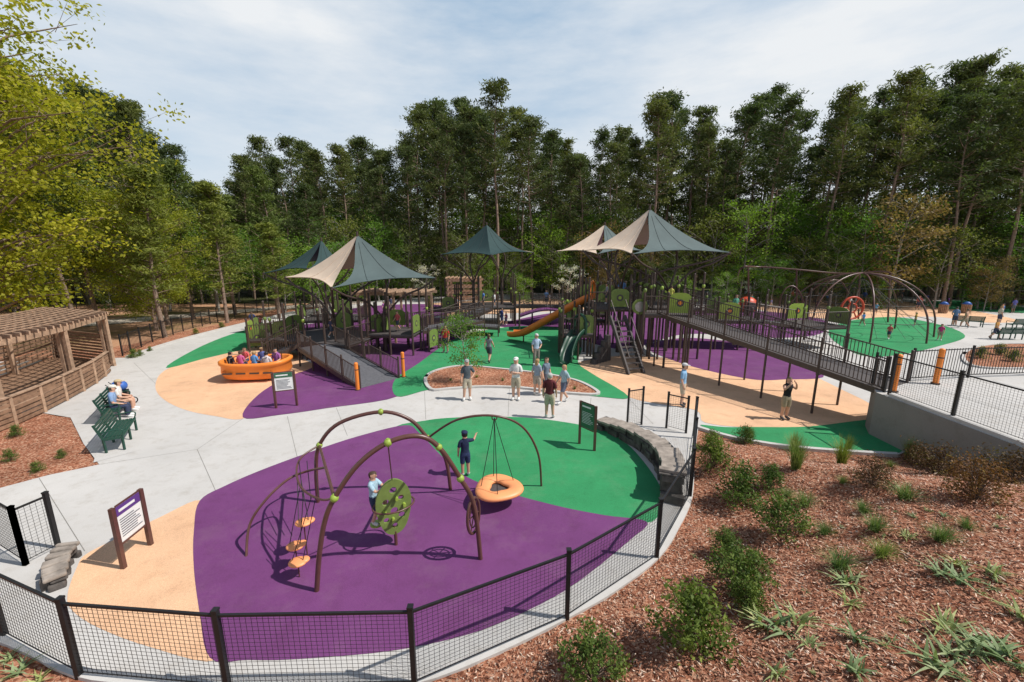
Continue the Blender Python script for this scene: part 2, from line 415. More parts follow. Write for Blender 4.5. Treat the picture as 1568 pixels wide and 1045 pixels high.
mesh_fence('mesh_fence',[G(40,866),G(-60,800),G(-150,770)],1.2)
def picket(name,pts,h=1.2,sp=.14,mat=None,pr=.03):
    mat=mat or mBlack; mb=MB(); up=Vector((0,0,1))
    for p in pts: mb.box((p.x,p.y,p.z+h/2+.04),(pr*2,pr*2,h+.08),mat)
    for a,b in zip(pts[:-1],pts[1:]):
        for z in(.12,h-.04): mb.bar(a+up*z,b+up*z,.03,.03,mat)
        k=max(2,int((b-a).length/sp))
        for j in range(1,k): q=a.lerp(b,j/k); mb.bar(q+up*.12,q+up*h,.014,.014,mat)
    return mb.build(name)
bp_=cr([G(*p) for p in [(188,545),(250,518),(310,500),(360,488),(430,472),(500,460)]],4)
picket('picket_fence',bp_,1.25,.16)
picket('picket_fence',cr([Vector((-40,54,0)),Vector((-10,53,0)),Vector((20,51.5,0)),Vector((40,49,0)),Vector((60,44,0))],5),1.3,.4)
picket('picket_fence',cr([Vector((-75,40,0)),Vector((-55,44,0)),Vector((-40,50,0)),Vector((-30,56,0))],5),1.3,.3)
def rockwall(name,path,h0,h1,th):
    mb=MB(); path=cr(path,3); N=len(path); 
    for i in range(N-1):
        a,b=path[i],path[i+1]; d=(b-a); L=d.length; d.normalize(); n=Vector((-d.y,d.x,0))
        hh=h0+(h1-h0)*i/(N-2)
        z=-.05; 
        while z<hh:
            rh=min(R(.16,.34),hh-z+.03); 
            c=(a+b)/2+n*R(-.05,.05)+d*R(-.08,.08)
            ang=math.atan2(d.y,d.x)+R(-.1,.1)
            mb.box((c.x,c.y,z+rh/2),(L*R(1.0,1.15),th+R(-.1,.06),rh-.012),mRock,ang)
            z+=rh
        c=(a+b)/2
        mb.box((c.x,c.y,z+.04+R(-.02,.02)),(L*R(.96,1.04),th+.08+R(-.06,.06),.08),mRockT,math.atan2(d.y,d.x)+R(-.07,.07))
    ob=mb.build(name)
    bv=ob.modifiers.new('b','BEVEL'); bv.width=.03; bv.segments=2; bv.limit_method='NONE'
    return ob
rockwall('rock_retaining_wall',[Vector(p) for p in [(3.15,13.9,0),(3.75,13.1,0),(4.2,12.0,0),(4.35,10.9,0),(4.15,9.9,0),(3.9,9.3,0)]],.25,.75,.5)
rockwall('rock_retaining_wall',[G(88,905),G(92,875),G(112,855)],.18,.28,.28)
# ---------- canopies ----------
def canopy(name,apex,corners,mats,gaps,feet):
    mb=MB(); n=len(corners); C=sum(corners,Vector())/n; N=12
    def pt(A,B,s,tt):
        E=A.lerp(B,tt); q=4*tt*(1-tt); z=E.z+.18*q
        E=E+(C-E)*.17*q
        p=apex.lerp(E,s); p.z=apex.z+(z-apex.z)*(1-(1-s)**1.45); return p
    for i in range(n):
        A=corners[i];B=corners[(i+1)%n]; vs=[];fs=[]
        for a in range(N+1):
            s=a/N
            for b in range(N+1):
                t=b/N; g=.6*s*(1-s)
                tl=g if i in gaps else 0; tr=1-g if (i+1)%n in gaps else 1
                vs.append(pt(A,B,s,tl+(tr-tl)*t))
        for a in range(N):
            for b in range(N):
                k=a*(N+1)+b; fs.append((k,k+1,k+N+2,k+N+1))
        mb.add(vs,fs,mats[i],True)
        for tt in(.33,.66): mb.tube([pt(A,B,s/8,tt)+Vector((0,0,.012)) for s in range(1,9)],.012,mSeam if mats[i] is not mSand else mSand,4,False)
        mb.tube([pt(A,B,1,k/10) for k in range(11)],.03,mats[i],5,False)
    for i,c in enumerate(corners):
        mb.cyl(c+Vector((0,0,.06)),c+Vector((0,0,-.12)),.05,mBrown)
    mb.cyl(apex+Vector((0,0,-.9)),apex+Vector((0,0,.2)),.07,mBrown)
    for k,ft in enumerate(feet):
        ft=Vector(ft); top=Vector((ft.x,ft.y,corners[0].z-2.2))
        mb.cyl(ft,top,.13,mBrown,12)
        order=sorted(corners,key=lambda c:(c-top).length)[:3]
        for c in order:
            m1=top.lerp(c,.35)+Vector((0,0,-.35)); out=top.lerp(c,.75)+Vector((0,0,-.25))
            mb.tube(cr([top-Vector((0,0,.3)),m1+Vector((0,0,.55)),out+Vector((0,0,.2)),c],4),.06,mBrown,8)
        mb.tube(cr([top,top.lerp(apex,.4)+Vector(((top.x-apex.x)*.6,0,.2)),apex-Vector((0,0,.3))],4),.065,mBrown,8)
    return mb.build(name)
canopy('shade_canopy',P(547,360,25.8),[P(437,425,26),P(508,441,22.3),P(667,426,25.3),P(600,408,30)],[mSand,mTeal,mTeal,mSand],{1,3},[(-11,25.5,0),(-8,25.8,0)])
canopy('shade_canopy',P(492,368,33),[P(404,419,31.5),P(470,412,29.5),P(535,412,32.5),P(500,398,37)],[mTealD,mTealD,mTealD,mTealD],{1},[(-14.5,32.5,0)])
canopy('shade_canopy',P(745,344,37.5),[P(675,390,37),P(752,391,33.3),P(817,387,37),P(750,380,41.5)],[mTealD,mTealD,mSand,mTealD],{2},[(-3.4,37,0),(-.9,37.5,0)])
canopy('shade_canopy',P(995,320,26),[P(893,384,26.5),P(968,389,22.3),P(1118,387,25.2),P(1040,375,30.5)],[mSand,mTeal,mTeal,mSand],{1,3},[(6.6,25.5,0),(9.7,25.8,0)])
canopy('shade_canopy',P(926,344,37),[P(852,385,36),P(915,389,33.5),P(985,384,37),P(930,378,41)],[mSand,mTeal,mTeal,mSand],{1,3},[(8.5,37,0)])
# ---------- play structures ----------
UP=Vector((0,0,1))
def rail(mb,p0,p1,h=.95,sp=.13,mat=None,bw=.011):
    mat=mat or mBrown; p0=Vector(p0);p1=Vector(p1); L=(p1-p0).length
    mb.tube([p0+UP*h,p1+UP*h],.026,mat,6); mb.bar(p0+UP*.08,p1+UP*.08,.03,.03,mat)
    k=max(2,int(L/sp))
    for j in range(1,k): q=p0.lerp(p1,j/k); mb.bar(q+UP*.08,q+UP*h,bw*2,bw*2,mat)
def post(mb,x,y,top,mat=None,r=.062,cap=None):
    mb.cyl((x,y,0),(x,y,top),r,mat or mBrown,10)
    mb.sphere((x,y,top),(r*1.15,r*1.15,r*.9),cap or mBrown,10,6)
def panel(mb,a,b,z0,z1,mat,hole=True):
    a=Vector(a);b=Vector(b); d=(b-a).normalized(); n=Vector((-d.y,d.x,0)); L=(b-a).length
    pts=[]
    for i in range(9):
        t=i/8; pts.append((t, z1-.18*(2*t-1)**4*(z1-z0)))
    vs=[];m=len(pts)
    for s in(-.02,.02):
        for t,z in pts: q=a+d*(L*(.06+.88*t))+n*s; vs.append((q.x,q.y,z))
        for t,z in reversed(pts): q=a+d*(L*(.06+.88*t))+n*s; vs.append((q.x,q.y,z0))
    k=2*m
    fs=[tuple(range(k)),tuple(range(2*k-1,k-1,-1))]+[(i,(i+1)%k,k+(i+1)%k,k+i) for i in range(k)]
    mb.add(vs,fs,mat)
    if hole:
        c=(a+b)/2; c.z=(z0+z1)/2
        for s in(-.028,.028):
            e=c+n*s; pp=[e+d*(.2*math.cos(t*math.pi/8))+UP*(.2*math.sin(t*math.pi/8)) for t in range(16)]
            mb.add(pp,[tuple(range(16))],mDeck)
            e2=c+n*(s*1.25); pp=[e2+d*(.1*math.cos(t*math.pi/8))+UP*(.1*math.sin(t*math.pi/8)) for t in range(16)]
            mb.add(pp,[tuple(range(16))],mLime if mat is not mLime else mOrange)
def deck(mb,c,w,d,z,rz,sides='NESW',ph=1.9,panels=(),step=1.5):
    Rm=Matrix.Rotation(rz,3,'Z'); c=Vector((c[0],c[1],0))
    W=lambda x,y,zz=0: Rm@Vector((x,y,0))+c+UP*zz
    mb.box((c.x,c.y,z-.04),(w,d,.08),mDeck,rz)
    mb.box((c.x,c.y,z-.14),(w-.1,d-.1,.12),mBrown,rz)
    S={'N':((-w/2,d/2),(w/2,d/2)),'E':((w/2,d/2),(w/2,-d/2)),'S':((w/2,-d/2),(-w/2,-d/2)),'W':((-w/2,-d/2),(-w/2,d/2))}
    done=set(); k=0
    for nme,(a,b) in S.items():
        L=math.dist(a,b); n=max(1,round(L/step))
        for i in range(n+1):
            t=i/n; q=(round(a[0]+(b[0]-a[0])*t,2),round(a[1]+(b[1]-a[1])*t,2))
            if q not in done:
                done.add(q); p=W(*q); post(mb,p.x,p.y,z+ph+R(-.35,.25))
                if random.random()<.45:
                    mb.sphere((p.x,p.y,z+1.25),(.1,.1,.13),random.choice([mOlive,mLime]),8,6)
        if nme in sides:
            for i in range(n):
                p=W(a[0]+(b[0]-a[0])*i/n,a[1]+(b[1]-a[1])*i/n,z); q=W(a[0]+(b[0]-a[0])*(i+1)/n,a[1]+(b[1]-a[1])*(i+1)/n,z)
                if (nme,i) in panels: panel(mb,p,q,z+.1,z+1.15,random.choice([mOlive,mOlive,mLime]))
                else: rail(mb,p,q)
def walkway(mb,p0,p1,w,posts=True,ph=1.15,rh=1.,every=1.8,mat=None,low=False,bw=.011,sp=.12):
    p0=Vector(p0);p1=Vector(p1); d=p1-p0; dn=Vector((d.x,d.y,0)).normalized(); n=Vector((-dn.y,dn.x,0))
    mb.bar(p0-UP*.05,p1-UP*.05,w,.08,mat or mRamp)
    for s in(-1,1):
        a=p0+n*s*w/2;b=p1+n*s*w/2
        mb.bar(a-UP*.08,b-UP*.08,.06,.2,mBrown)
        k=max(1,round(d.length/every))
        for i in range(k+1):
            q=a.lerp(b,i/k)
            if posts: post(mb,q.x,q.y,q.z+ph,r=.045)
            if i<k: rail(mb,q,a.lerp(b,(i+1)/k),rh,sp,bw=bw)
mb=MB()
deck(mb,(-11.3,25.6),5.6,4.2,1.05,-.3,'NWE',2.3,{('W',1),('N',1),('E',0),('N',3)},1.4)
deck(mb,(-7.2,26.2),2.8,3.0,1.25,-.1,'NE',2.6,{('E',1),('N',0)},1.4)
deck(mb,(-15.6,27.2),2.6,2.6,.75,.3,'NWS',1.3,{('W',0),('S',0),('W',1)},1.3)
deck(mb,(-13.8,32.5),4.5,3.5,1.2,.1,'NEW',2.2,{('W',0),('N',1)},1.5)
A0=Vector((-6.25,19.05,.04)); A1=Vector((-10.9,22.9,1.05))
walkway(mb,A0,A1,2.1,True,1.05,.9,1.6)
walkway(mb,(-6.2,26.5,1.25),(-2.6,30.5,1.3),1.6,True,1.1)
walkway(mb,(-11.6,28,1.05),(-13.2,31,1.2),1.5,True,1.1)
walkway(mb,(-14.2,23.2,.1),(-12.6,24.2,1.0),1.4,True,1.1)
for x,y,t in [(-16.8,26.0,.4),(-5.2,25.6,1.2),(-17.6,28.4,.2)]:
    a=Vector((x,y,0)); b=a+Vector((math.cos(t),math.sin(t),0))*1.1
    panel(mb,a,b,.25,1.35,mOlive); post(mb,a.x,a.y,1.5); post(mb,b.x,b.y,1.5)
for i in range(9): mb.bar((-10.5+i*.55,27.9,3.55),(-10.0+i*.55,30.4,3.55),.06,.14,mWood)
for yy in(28.2,30.1):
    mb.bar((-10.8,yy,3.4),(-5.4,yy,3.4),.08,.2,mWood)
    for xx in(-10.4,-8,-5.8): mb.bar((xx,yy,0),(xx,yy,3.4),.14,.14,mWood)
mb.build('play_structure')
def bollard(p,name='orange_ramp_post',h=1.25):
    mb=MB(); p=Vector(p)
    mb.cyl(p,p+UP*h,.085,mOrange,14); mb.sphere(p+UP*h,(.085,.085,.05),mOrange,14,6)
    mb.cyl(p,p+UP*.05,.13,mBrown,14); mb.cyl(p+UP*(h-.3),p+UP*(h-.26),.09,mBrown,14)
    mb.build(name)
bollard(G(548,598)); bollard(G(618,578))
mb=MB()
deck(mb,(6.3,26.2),3.6,3.6,2.9,.0,'NS',2.0,{('N',0),('S',1),('N',1)},1.2)
deck(mb,(9.4,25.6),2.8,3.8,3.0,.0,'NE',1.9,{('N',1),('E',0)},1.3)
deck(mb,(5.0,29.2),2.4,2.2,1.6,.2,'NEW',2.0,{('W',0),('N',0)},1.2)
deck(mb,(8.3,22.7),2.4,1.8,2.9,-.15,'SW',1.2,{('S',0),('W',0)},1.2)
deck(mb,(3.8,24.4),1.8,1.8,1.5,.0,'SW',1.8,{('S',0)},1.2)
deck(mb,(13.2,27.5),5.5,2.6,1.9,-.15,'NS',1.6,{('N',2),('S',1)},1.5)
deck(mb,(19.5,27.5),3.5,3,1.5,.2,'NES',1.9,{('N',1),('E',1)},1.4)
walkway(mb,(15.7,27.2,1.9),(18.2,27.3,1.5),1.5)
a=Vector((6.35,20.6,0)); b=Vector((5.75,22.6,2.7)); n=Vector((.42,0.12,0))
for s in(-1,1):
    mb.bar(a+n*s,b+n*s,.09,.24,mDeck)
    mb.tube([a+n*s+UP*.9,b+n*s+UP*.9],.03,mBrown,6)
for i in range(1,11):
    q=a.lerp(b,i/11); mb.bar(q-n,q+n,.22,.05,mDeck)
for i in range(5):
    mb.cyl((4.6+.22*i,22.7+.2*i,0),(4.6+.22*i,22.7+.2*i,.28+.3*i),.24,mDeck,8,.2)
mb.build('play_structure')
mb=MB(); c=P(980,470,22.3)
mb.cyl(c+Vector((0,-.02,0)),c+Vector((0,.04,0)),.42,mOlive,24); mb.cyl(c+Vector((0,-.05,0)),c+Vector((0,-.021,0)),.28,mGrey,24)
mb.cyl(c+Vector((.0,0.02,-.3)),Vector((c.x,c.y,0)),.05,mBrown)
mb.build('activity_panel')
def slide(name,path,w,mat,sup=True):
    path=cr(path,6); mb=MB(); prof=[(-w/2-.06,.34),(-w/2,.36),(-w/2+.03,.1),(-w*.25,.0),(0,-.02),(w*.25,.0),(w/2-.03,.1),(w/2,.36),(w/2+.06,.34),(w/2+.03,.06),(w*.25,-.07),(0,-.09),(-w*.25,-.07),(-w/2-.03,.06)]
    vs=[];fs=[];K=len(prof);N=len(path)
    for i,p in enumerate(path):
        d=(path[min(i+1,N-1)]-path[max(i-1,0)]).normalized(); x=d.cross(UP).normalized(); y=x.cross(d)
        for a,b in prof: vs.append(p+x*a+y*b)
    for i in range(N-1):
        for k in range(K): k2=(k+1)%K; fs.append((i*K+k,i*K+k2,(i+1)*K+k2,(i+1)*K+k))
    fs+=[tuple(range(K)),tuple(range(N*K-1,N*K-K-1,-1))]
    mb.add(vs,fs,mat,True)
    if sup:
        for i in(N//3,2*N//3): mb.cyl((path[i].x,path[i].y,0),path[i]-UP*.08,.05,mBrown)
    p=path[0]; d=(path[1]-path[0]); d.z=0; d.normalize(); x=d.cross(UP)
    mb.tube(cr([p+x*(w/2+.05),p+x*(w/2+.05)+UP*.8,p+UP*1.1,p-x*(w/2+.05)+UP*.8,p-x*(w/2+.05)],5),.09,mat,8)
    return mb.build(name)
slide('orange_slide',[Vector((5.0,26.2,3.25)),Vector((4.4,26.5,2.95)),Vector((2.6,27.4,1.75)),Vector((1.1,28.3,.7)),Vector((.4,28.8,.42)),Vector((-.1,29.1,.38))],.9,mOrangeD)
slide('green_slide',[Vector((3.9,23.6,1.55)),Vector((3.5,23.1,1.3)),Vector((3.1,22.5,.6)),Vector((2.95,22.1,.3)),Vector((2.85,21.8,.28))],.6,mGreenP)
mb=MB()
b0=Vector((8.6,22.6,2.95)); b1=Vector((13.3,13.9,1.52))
walkway(mb,b0,b1,1.9,True,1.15,1.0,2.1,mDeck,bw=.010,sp=.12)
for t in(.1,.45,.8):
    q=b0.lerp(b1,t); mb.bar(q-UP*.2+Vector((-.85,-.45,0)),q-UP*.2+Vector((.85,.45,0)),.1,.12,mBrown)
mb.build('bridge_ramp')
mb=MB()
deck(mb,(-2.2,37.2),4.6,4.2,1.6,.1,'NEW',2.6,{('W',0),('N',1),('E',1)},1.4)
deck(mb,(-6.2,37.8),2.4,2.4,1.2,.0,'NSW',2.4,{('S',0),('W',0)},1.2)
walkway(mb,(.2,37,1.6),(5,36.6,1.6),1.6,True,1.2)
pr=None
for i in range(11):
    t=i/10; q=Vector((0.6+4.6*t,33.8,1.1+.55*math.sin(math.pi*t)))
    if pr is not None:
        mb.bar(pr,q,1.6,.08,mPurple)
        for s in(-.8,.8): rail(mb,pr+Vector((0,s,0)),q+Vector((0,s,0)),.95,.12)
    pr=q
for x in(.6,5.2):
    for s in(-.8,.8): post(mb,x,33.8+s,2.9)
deck(mb,(6.4,34.2),2.2,2.4,1.3,0,'NES',2.5,{('E',0),('S',0)},1.2)
deck(mb,(8.8,37),3.6,3,1.5,.1,'NEW',2.2,{('E',0),('N',1)},1.3)
walkway(mb,(-2.2,34.9,1.6),(-4.8,31.5,.9),1.5,True,1.1)
walkway(mb,(-4.8,31.3,.9),(-1.0,31.2,.7),1.5,True,1.1)
mb.build('play_structure')
mb=MB()
for i,(x,y) in enumerate([(-7,46),(-3.6,46),(-7,48.5),(-3.6,48.5)]): mb.bar((x,y,0),(x,y,3.4),.2,.2,mWood)
for z in(1.2,1.9,2.5,3.2): mb.bar((-7.3,46,z),(-3.3,46,z),.08,.22,mWood); mb.bar((-7.3,48.5,z),(-3.3,48.5,z),.08,.22,mWood)
for x in np.arange(-7.2,-3.3,.45): mb.bar((x,45.6,3.5),(x,48.9,3.5),.06,.16,mWood)
mb.build('timber_climbing_frame')
mb=MB()
pad=[Vector(p) for p in [(12.15,12.9,0),(12.15,13.3,0),(12.6,14.0,0),(14.2,14.7,0),(17,15.2,0),(30,16.5,0),(30,5,0),(12.6,5,0),(12.15,9.2,0)]]
mb.poly([(p.x,p.y,1.5) for p in pad],mConc)
k=len(pad)
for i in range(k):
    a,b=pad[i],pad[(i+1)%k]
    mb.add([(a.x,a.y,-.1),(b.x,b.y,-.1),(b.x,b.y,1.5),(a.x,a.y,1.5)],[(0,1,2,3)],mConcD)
for x in(14.5,17.5,20.5): mb.bar((x,5,1.5),(x,14.6,1.5),.015,.006,mJoint)
mb.build('concrete_landing')
kerb('kerb',[Vector((12.3,5,1.5)),Vector((12.3,9.2,1.5)),Vector((12.3,12.9,1.5))],.2,.1,mConc,1.5)
mesh_fence('mesh_fence',[Vector((12.3,13.0,1.55)),Vector((12.3,11.0,1.55)),Vector((12.3,9.0,1.55)),Vector((12.3,7.0,1.55))],1.25)
picket('picket_fence',[Vector((14.4,14.55,1.5)),Vector((17,15.0,1.5)),Vector((20,15.3,1.5)),Vector((24,15.8,1.5))],1.15,.12)
picket('picket_fence',[Vector((12.4,13.3,1.5)),Vector((12.5,13.9,1.5))],1.15,.12)
bollard((12.75,13.35,1.5),h=1.25); bollard((15.0,14.2,1.5),h=1.25)
# ---------- overhead arch climber ----------
mb=MB()
def along(px,Y0,Y1):
    u0,u1=px[0][0],px[-1][0]
    out=[]
    for u,v in px:
        t=(u-u0)/(u1-u0) if u1!=u0 else 0; t=min(1,max(0,t)); out.append(P(u,v,Y0+(Y1-Y0)*t))
    return out
def joint_ball(p,r=.075): mb.sphere(p,r,mLime,14,10); mb.cyl(p-UP*r*1.05,p+UP*r*1.05,r*.35,mLime,8)
f1=G(485,906);f2=G(736,857)
arcA=along([(485,906),(489,850),(497,800),(512,763),(548,712),(594,678),(640,668),(672,685),(705,733),(726,775),(736,857)],f1.y,f2.y)
arcA[0]=f1;arcA[-1]=f2
mb.tube(cr(arcA,6),.045,mArch,12)
f3=G(487,770);f4=G(690,751)
arcB=along([(487,770),(484,722),(489,682),(520,648),(583,631),(628,643),(655,671),(681,700),(690,751)],f3.y,f4.y)
arcB[0]=f3;arcB[-1]=f4
mb.tube(cr(arcB,6),.045,mArch,12)
for p in(arcA[3],arcA[5],arcA[8],arcB[2],arcB[4],arcB[6]): joint_ball(p)
for i,j in((3,2),(7,6)): mb.tube([arcA[i],arcB[j]],.03,mArch,8)
joint_ball(arcA[7],.065)
f5=G(377,853)
L1=[f5,P(382,805,7.7),P(405,768,7.9),P(440,735,8.3),P(470,722,8.5),arcA[3].lerp(arcB[2],.5)]
mb.tube(cr(L1,6),.026,mArch,10)
L2=[arcB[2],P(462,700,8.9),P(454,722,8.4),P(462,748,7.6),P(490,765,7.0),arcA[3]]
mb.tube(cr(L2,6),.022,mArch,10)
f6=G(829,745)
L3=[arcB[6],P(700,643,9.4),P(757,637,9.4),P(800,654,9.6),P(824,695,9.9),f6]
mb.tube(cr(L3,6),.028,mArch,10)
for (u,v,Y),tp in zip([(465,800,7.45),(452,836,7.1),(456,861,6.85)],[P(458,735,8.0),P(462,748,7.6),P(480,762,7.1)]):
    c=P(u,v,Y)
    mb.sphere(c,(.17,.15,.05),mSaucer,16,8); mb.sphere(c+Vector((.1,.05,.01)),(.1,.1,.045),mSaucer,12,6)
    for dx in(-.1,.1): mb.tube([c+Vector((dx,0,.04)),tp+Vector((dx*.4,0,0))],.008,mBlack,5)
    mb.tube([c-UP*.04,Vector((c.x,c.y,0))],.012,mArch,6)
for u in(458,470,482):
    mb.tube([P(u,706,8.7),P(u+6,765,7.9)],.009,mBlack,5)
c=P(725,790,7.35); ax=Vector((.5,.86,0)).normalized()
mb.ring(c,ax,UP,.2,.38,.03,mArch); mb.ring(c,ax,UP,.12,.25,.014,mArch)
for k in range(3):
    a=k*math.pi/3; d=ax*math.cos(a)*.2+UP*math.sin(a)*.38; mb.tube([c-d,c+d],.012,mArch,6)
mb.build('arch_climber')
def holed_panel(c,ax,ry,rz,mat,holes):
    mb=MB(); n=40
    outer=[Vector((ry*math.cos(2*math.pi*i/n)*(1+.06*math.sin(6*math.pi*i/n)),rz*math.sin(2*math.pi*i/n),0)) for i in range(n)]
    polys=[outer]
    for hx,hz,hr in holes: polys.append([Vector((hx+hr*math.cos(-2*math.pi*i/14),hz+hr*math.sin(-2*math.pi*i/14),0)) for i in range(14)])
    flat=[p for q in polys for p in q]
    tri=tessellate_polygon(polys)
    nrm=ax.cross(UP); W=lambda p,s: c+ax*p.x+UP*p.y+nrm*s
    vs=[W(p,.03) for p in flat]+[W(p,-.03) for p in flat]; K=len(flat)
    fs=[tuple(t) for t in tri]+[tuple(i+K for i in t[::-1]) for t in tri]
    o=0
    for q in polys:
        m=len(q)
        for i in range(m): a=o+i;b=o+(i+1)%m; fs.append((a,b,b+K,a+K))
        o+=m
    mb.add(vs,fs,mat)
    return mb
pc=P(603,776,7.75); pc.z=max(pc.z,.85); pax=Vector((.86,.5,0)).normalized(); pnn=Vector((-pax.y,pax.x,0))
mb=holed_panel(pc,pax,.36,.62,mOlive,[(.0,.38,.075),(-.16,.15,.07),(.15,.18,.06),(.0,-.08,.08),(-.17,-.25,.06),(.15,-.22,.07),(.0,-.42,.06)])
for hx,hz in((.2,.02),(-.2,-.04),(.05,.2),(-.04,-.24)):
    q=pc+pax*hx+UP*hz; mb.cyl(q-pnn*.11,q+pnn*.11,.035,mLime,10)
mb.cyl((pc.x,pc.y,0),(pc.x,pc.y,.35),.035,mArch); mb.ring(pc+UP*.05,pax,pnn,.42,.3,.018,mArch)
mb.tube([pc+UP*.6,P(594,680,6.9)],.012,mArch,6)
# foothold the child stands on
fh=pc+Vector((-.42,.1,-.47)); mb.tube([pc+UP*-.47,fh],.022,mArch,8); mb.cyl(fh-UP*.02,fh+UP*.015,.13,mLime,14)
mb.build('leaf_climbing_panel')
mb=MB(); sc0=P(763,747,9.3)
n=36;K=12;vs=[];fs=[]
for i in range(n):
    a=2*math.pi*i/n; rr=.40*(1+.10*math.cos(3*a+.5))
    for k in range(K):
        b=2*math.pi*k/K; rad=rr+.19*math.cos(b); vs.append(sc0+Vector((rad*math.cos(a),rad*math.sin(a),.085*math.sin(b))))
for i in range(n):
    for k in range(K): fs.append((i*K+k,((i+1)%n)*K+k,((i+1)%n)*K+(k+1)%K,i*K+(k+1)%K))
mb.add(vs,fs,mSaucer,True)
mb.cyl(sc0-UP*.08,sc0-UP*.05,.34,mDeck,24)
top=P(757,640,9.4)
for a in(.5,1.9,3.3,4.7): mb.tube([sc0+Vector((.42*math.cos(a),.42*math.sin(a),.08)),top],.009,mBlack,5)
mb.ring(top,(1,0,0),(0,0,1),.06,.06,.015,mArch,12,6)
mb.build('saucer_swing')
# ---------- orange rocker boat ----------
mb=MB(); bc=Vector((-12.6,20.0,0)); n=40
rows=[(.75,.10),(.95,.2),(1.02,.45),(1.0,.72),(1.06,.80),(1.06,.92),(1.0,.97),(.93,.92),(.90,.5),(.86,.42),(0.02,.42)]
vs=[];fs=[]
for s,z in rows:
    for i in range(n):
        a=2*math.pi*i/n; ca,sa=math.cos(a),math.sin(a); e=.72
        x=1.5*s*math.copysign(abs(ca)**e,ca); y=1.0*s*math.copysign(abs(sa)**e,sa)
        zz=z+ (.06*ca*ca if z>.6 else 0)
        q=Matrix.Rotation(.12,3,'Z')@Vector((x,y,zz)); vs.append(bc+q)
for r in range(len(rows)-1):
    for i in range(n): j=(i+1)%n; fs.append((r*n+i,r*n+j,(r+1)*n+j,(r+1)*n+i))
mb.add(vs,fs,mOrange,True)
mb.add(vs[:n],[tuple(range(n))[::-1]],mOrange)
for x in(-.9,-.3,.3,.9): mb.box(bc+Matrix.Rotation(.12,3,'Z')@Vector((x,-1.0,.5)),(.42,.06,.07),mBrown,.12)
mb.cyl(bc,bc+UP*.15,.6,mBrown,20)
for x in(-.8,.8): mb.tube([bc+Vector((x,-.8,.45)),bc+Vector((x,-.8,1.15)),bc+Vector((x,.8,1.15)),bc+Vector((x,.8,.45))],.025,mBrown,8)
for yy in(-.72,.72): mb.box(bc+Vector((0,yy,.52)),(2.2,.35,.16),mOrangeD,.12)
mb.build('rocking_boat')
# ---------- signs ----------
def sign(name,a,b,zt,face,header,tilt=.25,h=.75,z0=None):
    a=Vector(a);b=Vector(b); d=(b-a).normalized(); n=Vector((d.y,-d.x,0))
    mb=MB()
    for p in(a,b): mb.bar((p.x,p.y,0),(p.x,p.y,zt+.02),.075,.075,mArch)
    c=(a+b)/2; L=(b-a).length
    def pl(x0,x1,s0,s1,off,m):
        q=[c+d*x0+UP*s0+n*off,c+d*x1+UP*s0+n*off,c+d*x1+UP*s1+n*off,c+d*x0+UP*s1+n*off]
        q2=[p-n*.006 for p in q]
        mb.add(q+q2,[(0,1,2,3),(7,6,5,4),(0,4,5,1),(1,5,6,2),(2,6,7,3),(3,7,4,0)],m)
    w=L/2-.05
    pl(-w,w,zt-h,zt,.01,face); pl(-w+.01,w-.01,zt-.2,zt-.01,.02,header)
    pl(-w,w,zt,zt+.04,.02,mArch); pl(-w,w,zt-h-.04,zt-h,.02,mArch)
    pl(-w*.8,w*.5,zt-.13,zt-.08,.028,mWhite)
    for i in range(8): pl(-w*.82,w*R(.3,.85),zt-.3-i*.05,zt-.288-i*.05,.02,mText if face is mWhite else mWhite)
    mb.build(name)
sign('information_sign',G(190,871),G(231,835),1.28,mWhite,mSignP)
sign('information_sign',G(423,626),G(455,622),1.45,mWhite,mSignG,h=.72)
sign('information_sign',G(887,680),G(910,691),1.45,mSignG,mSignG,h=.8)
# ---------- pergola ----------
mb=MB()
front=[Vector((-18.8,11.5,0)),Vector((-19.3,14.9,0)),Vector((-20.3,18.5,0)),Vector((-22.0,22.2,0))]
back=[p+Vector((-4.6,1.6,0)) for p in front]
for line in(front,back):
    for p in line:
        for o in(-.14,.14): mb.bar((p.x+o,p.y,0),(p.x+o,p.y,2.85),.15,.15,mWood)
    cl=cr(line,4)
    for o in(-.2,.2):
        for a,b in zip(cl[:-1],cl[1:]): mb.bar(a+UP*2.75+Vector((o,0,0)),b+UP*2.75+Vector((o,0,0)),.06,.22,mWood)
F_=cr(front,9);B_=cr(back,9)
for a,b in zip(F_,B_):
    d=(b-a).normalized(); mb.bar(a-d*.6+UP*2.96,b+d*.6+UP*2.96,.05,.15,mWood)
for t in np.linspace(0,1,9):
    pp=[a.lerp(b,t)+UP*3.06 for a,b in zip(F_,B_)]
    for a,b in zip(pp[:-1:3],pp[3::3]): mb.bar(a,b,.05,.04,mWood)
for a,b in zip(back[:-1],back[1:]):
    for z in np.arange(.2,2.2,.2): mb.bar(a+UP*z,b+UP*z,.05,.12,mWoodD)
a,b=back[-1],front[-1]
for z in np.arange(.2,1.9,.17): mb.bar(a+UP*z,b+UP*z,.05,.11,mWoodD)
nb_=24
for i in range(nb_):
    t=i/(nb_-1); pp=[a.lerp(b,t) for a,b in zip(F_,B_)]
    for a,b in zip(pp[:-1:3],pp[3::3]): mb.bar(a+UP*.12,b+UP*.12,.18,.04,mWoodD)
mb.build('wooden_pergola')
mb=MB()
tw=cr([Vector((-17.9,9.0,0)),Vector((-17.5,11.6,0)),Vector((-17.7,14.0,0)),Vector((-18.6,16.6,0)),Vector((-19.7,19.0,0)),Vector((-20.9,21.0,0))],2)
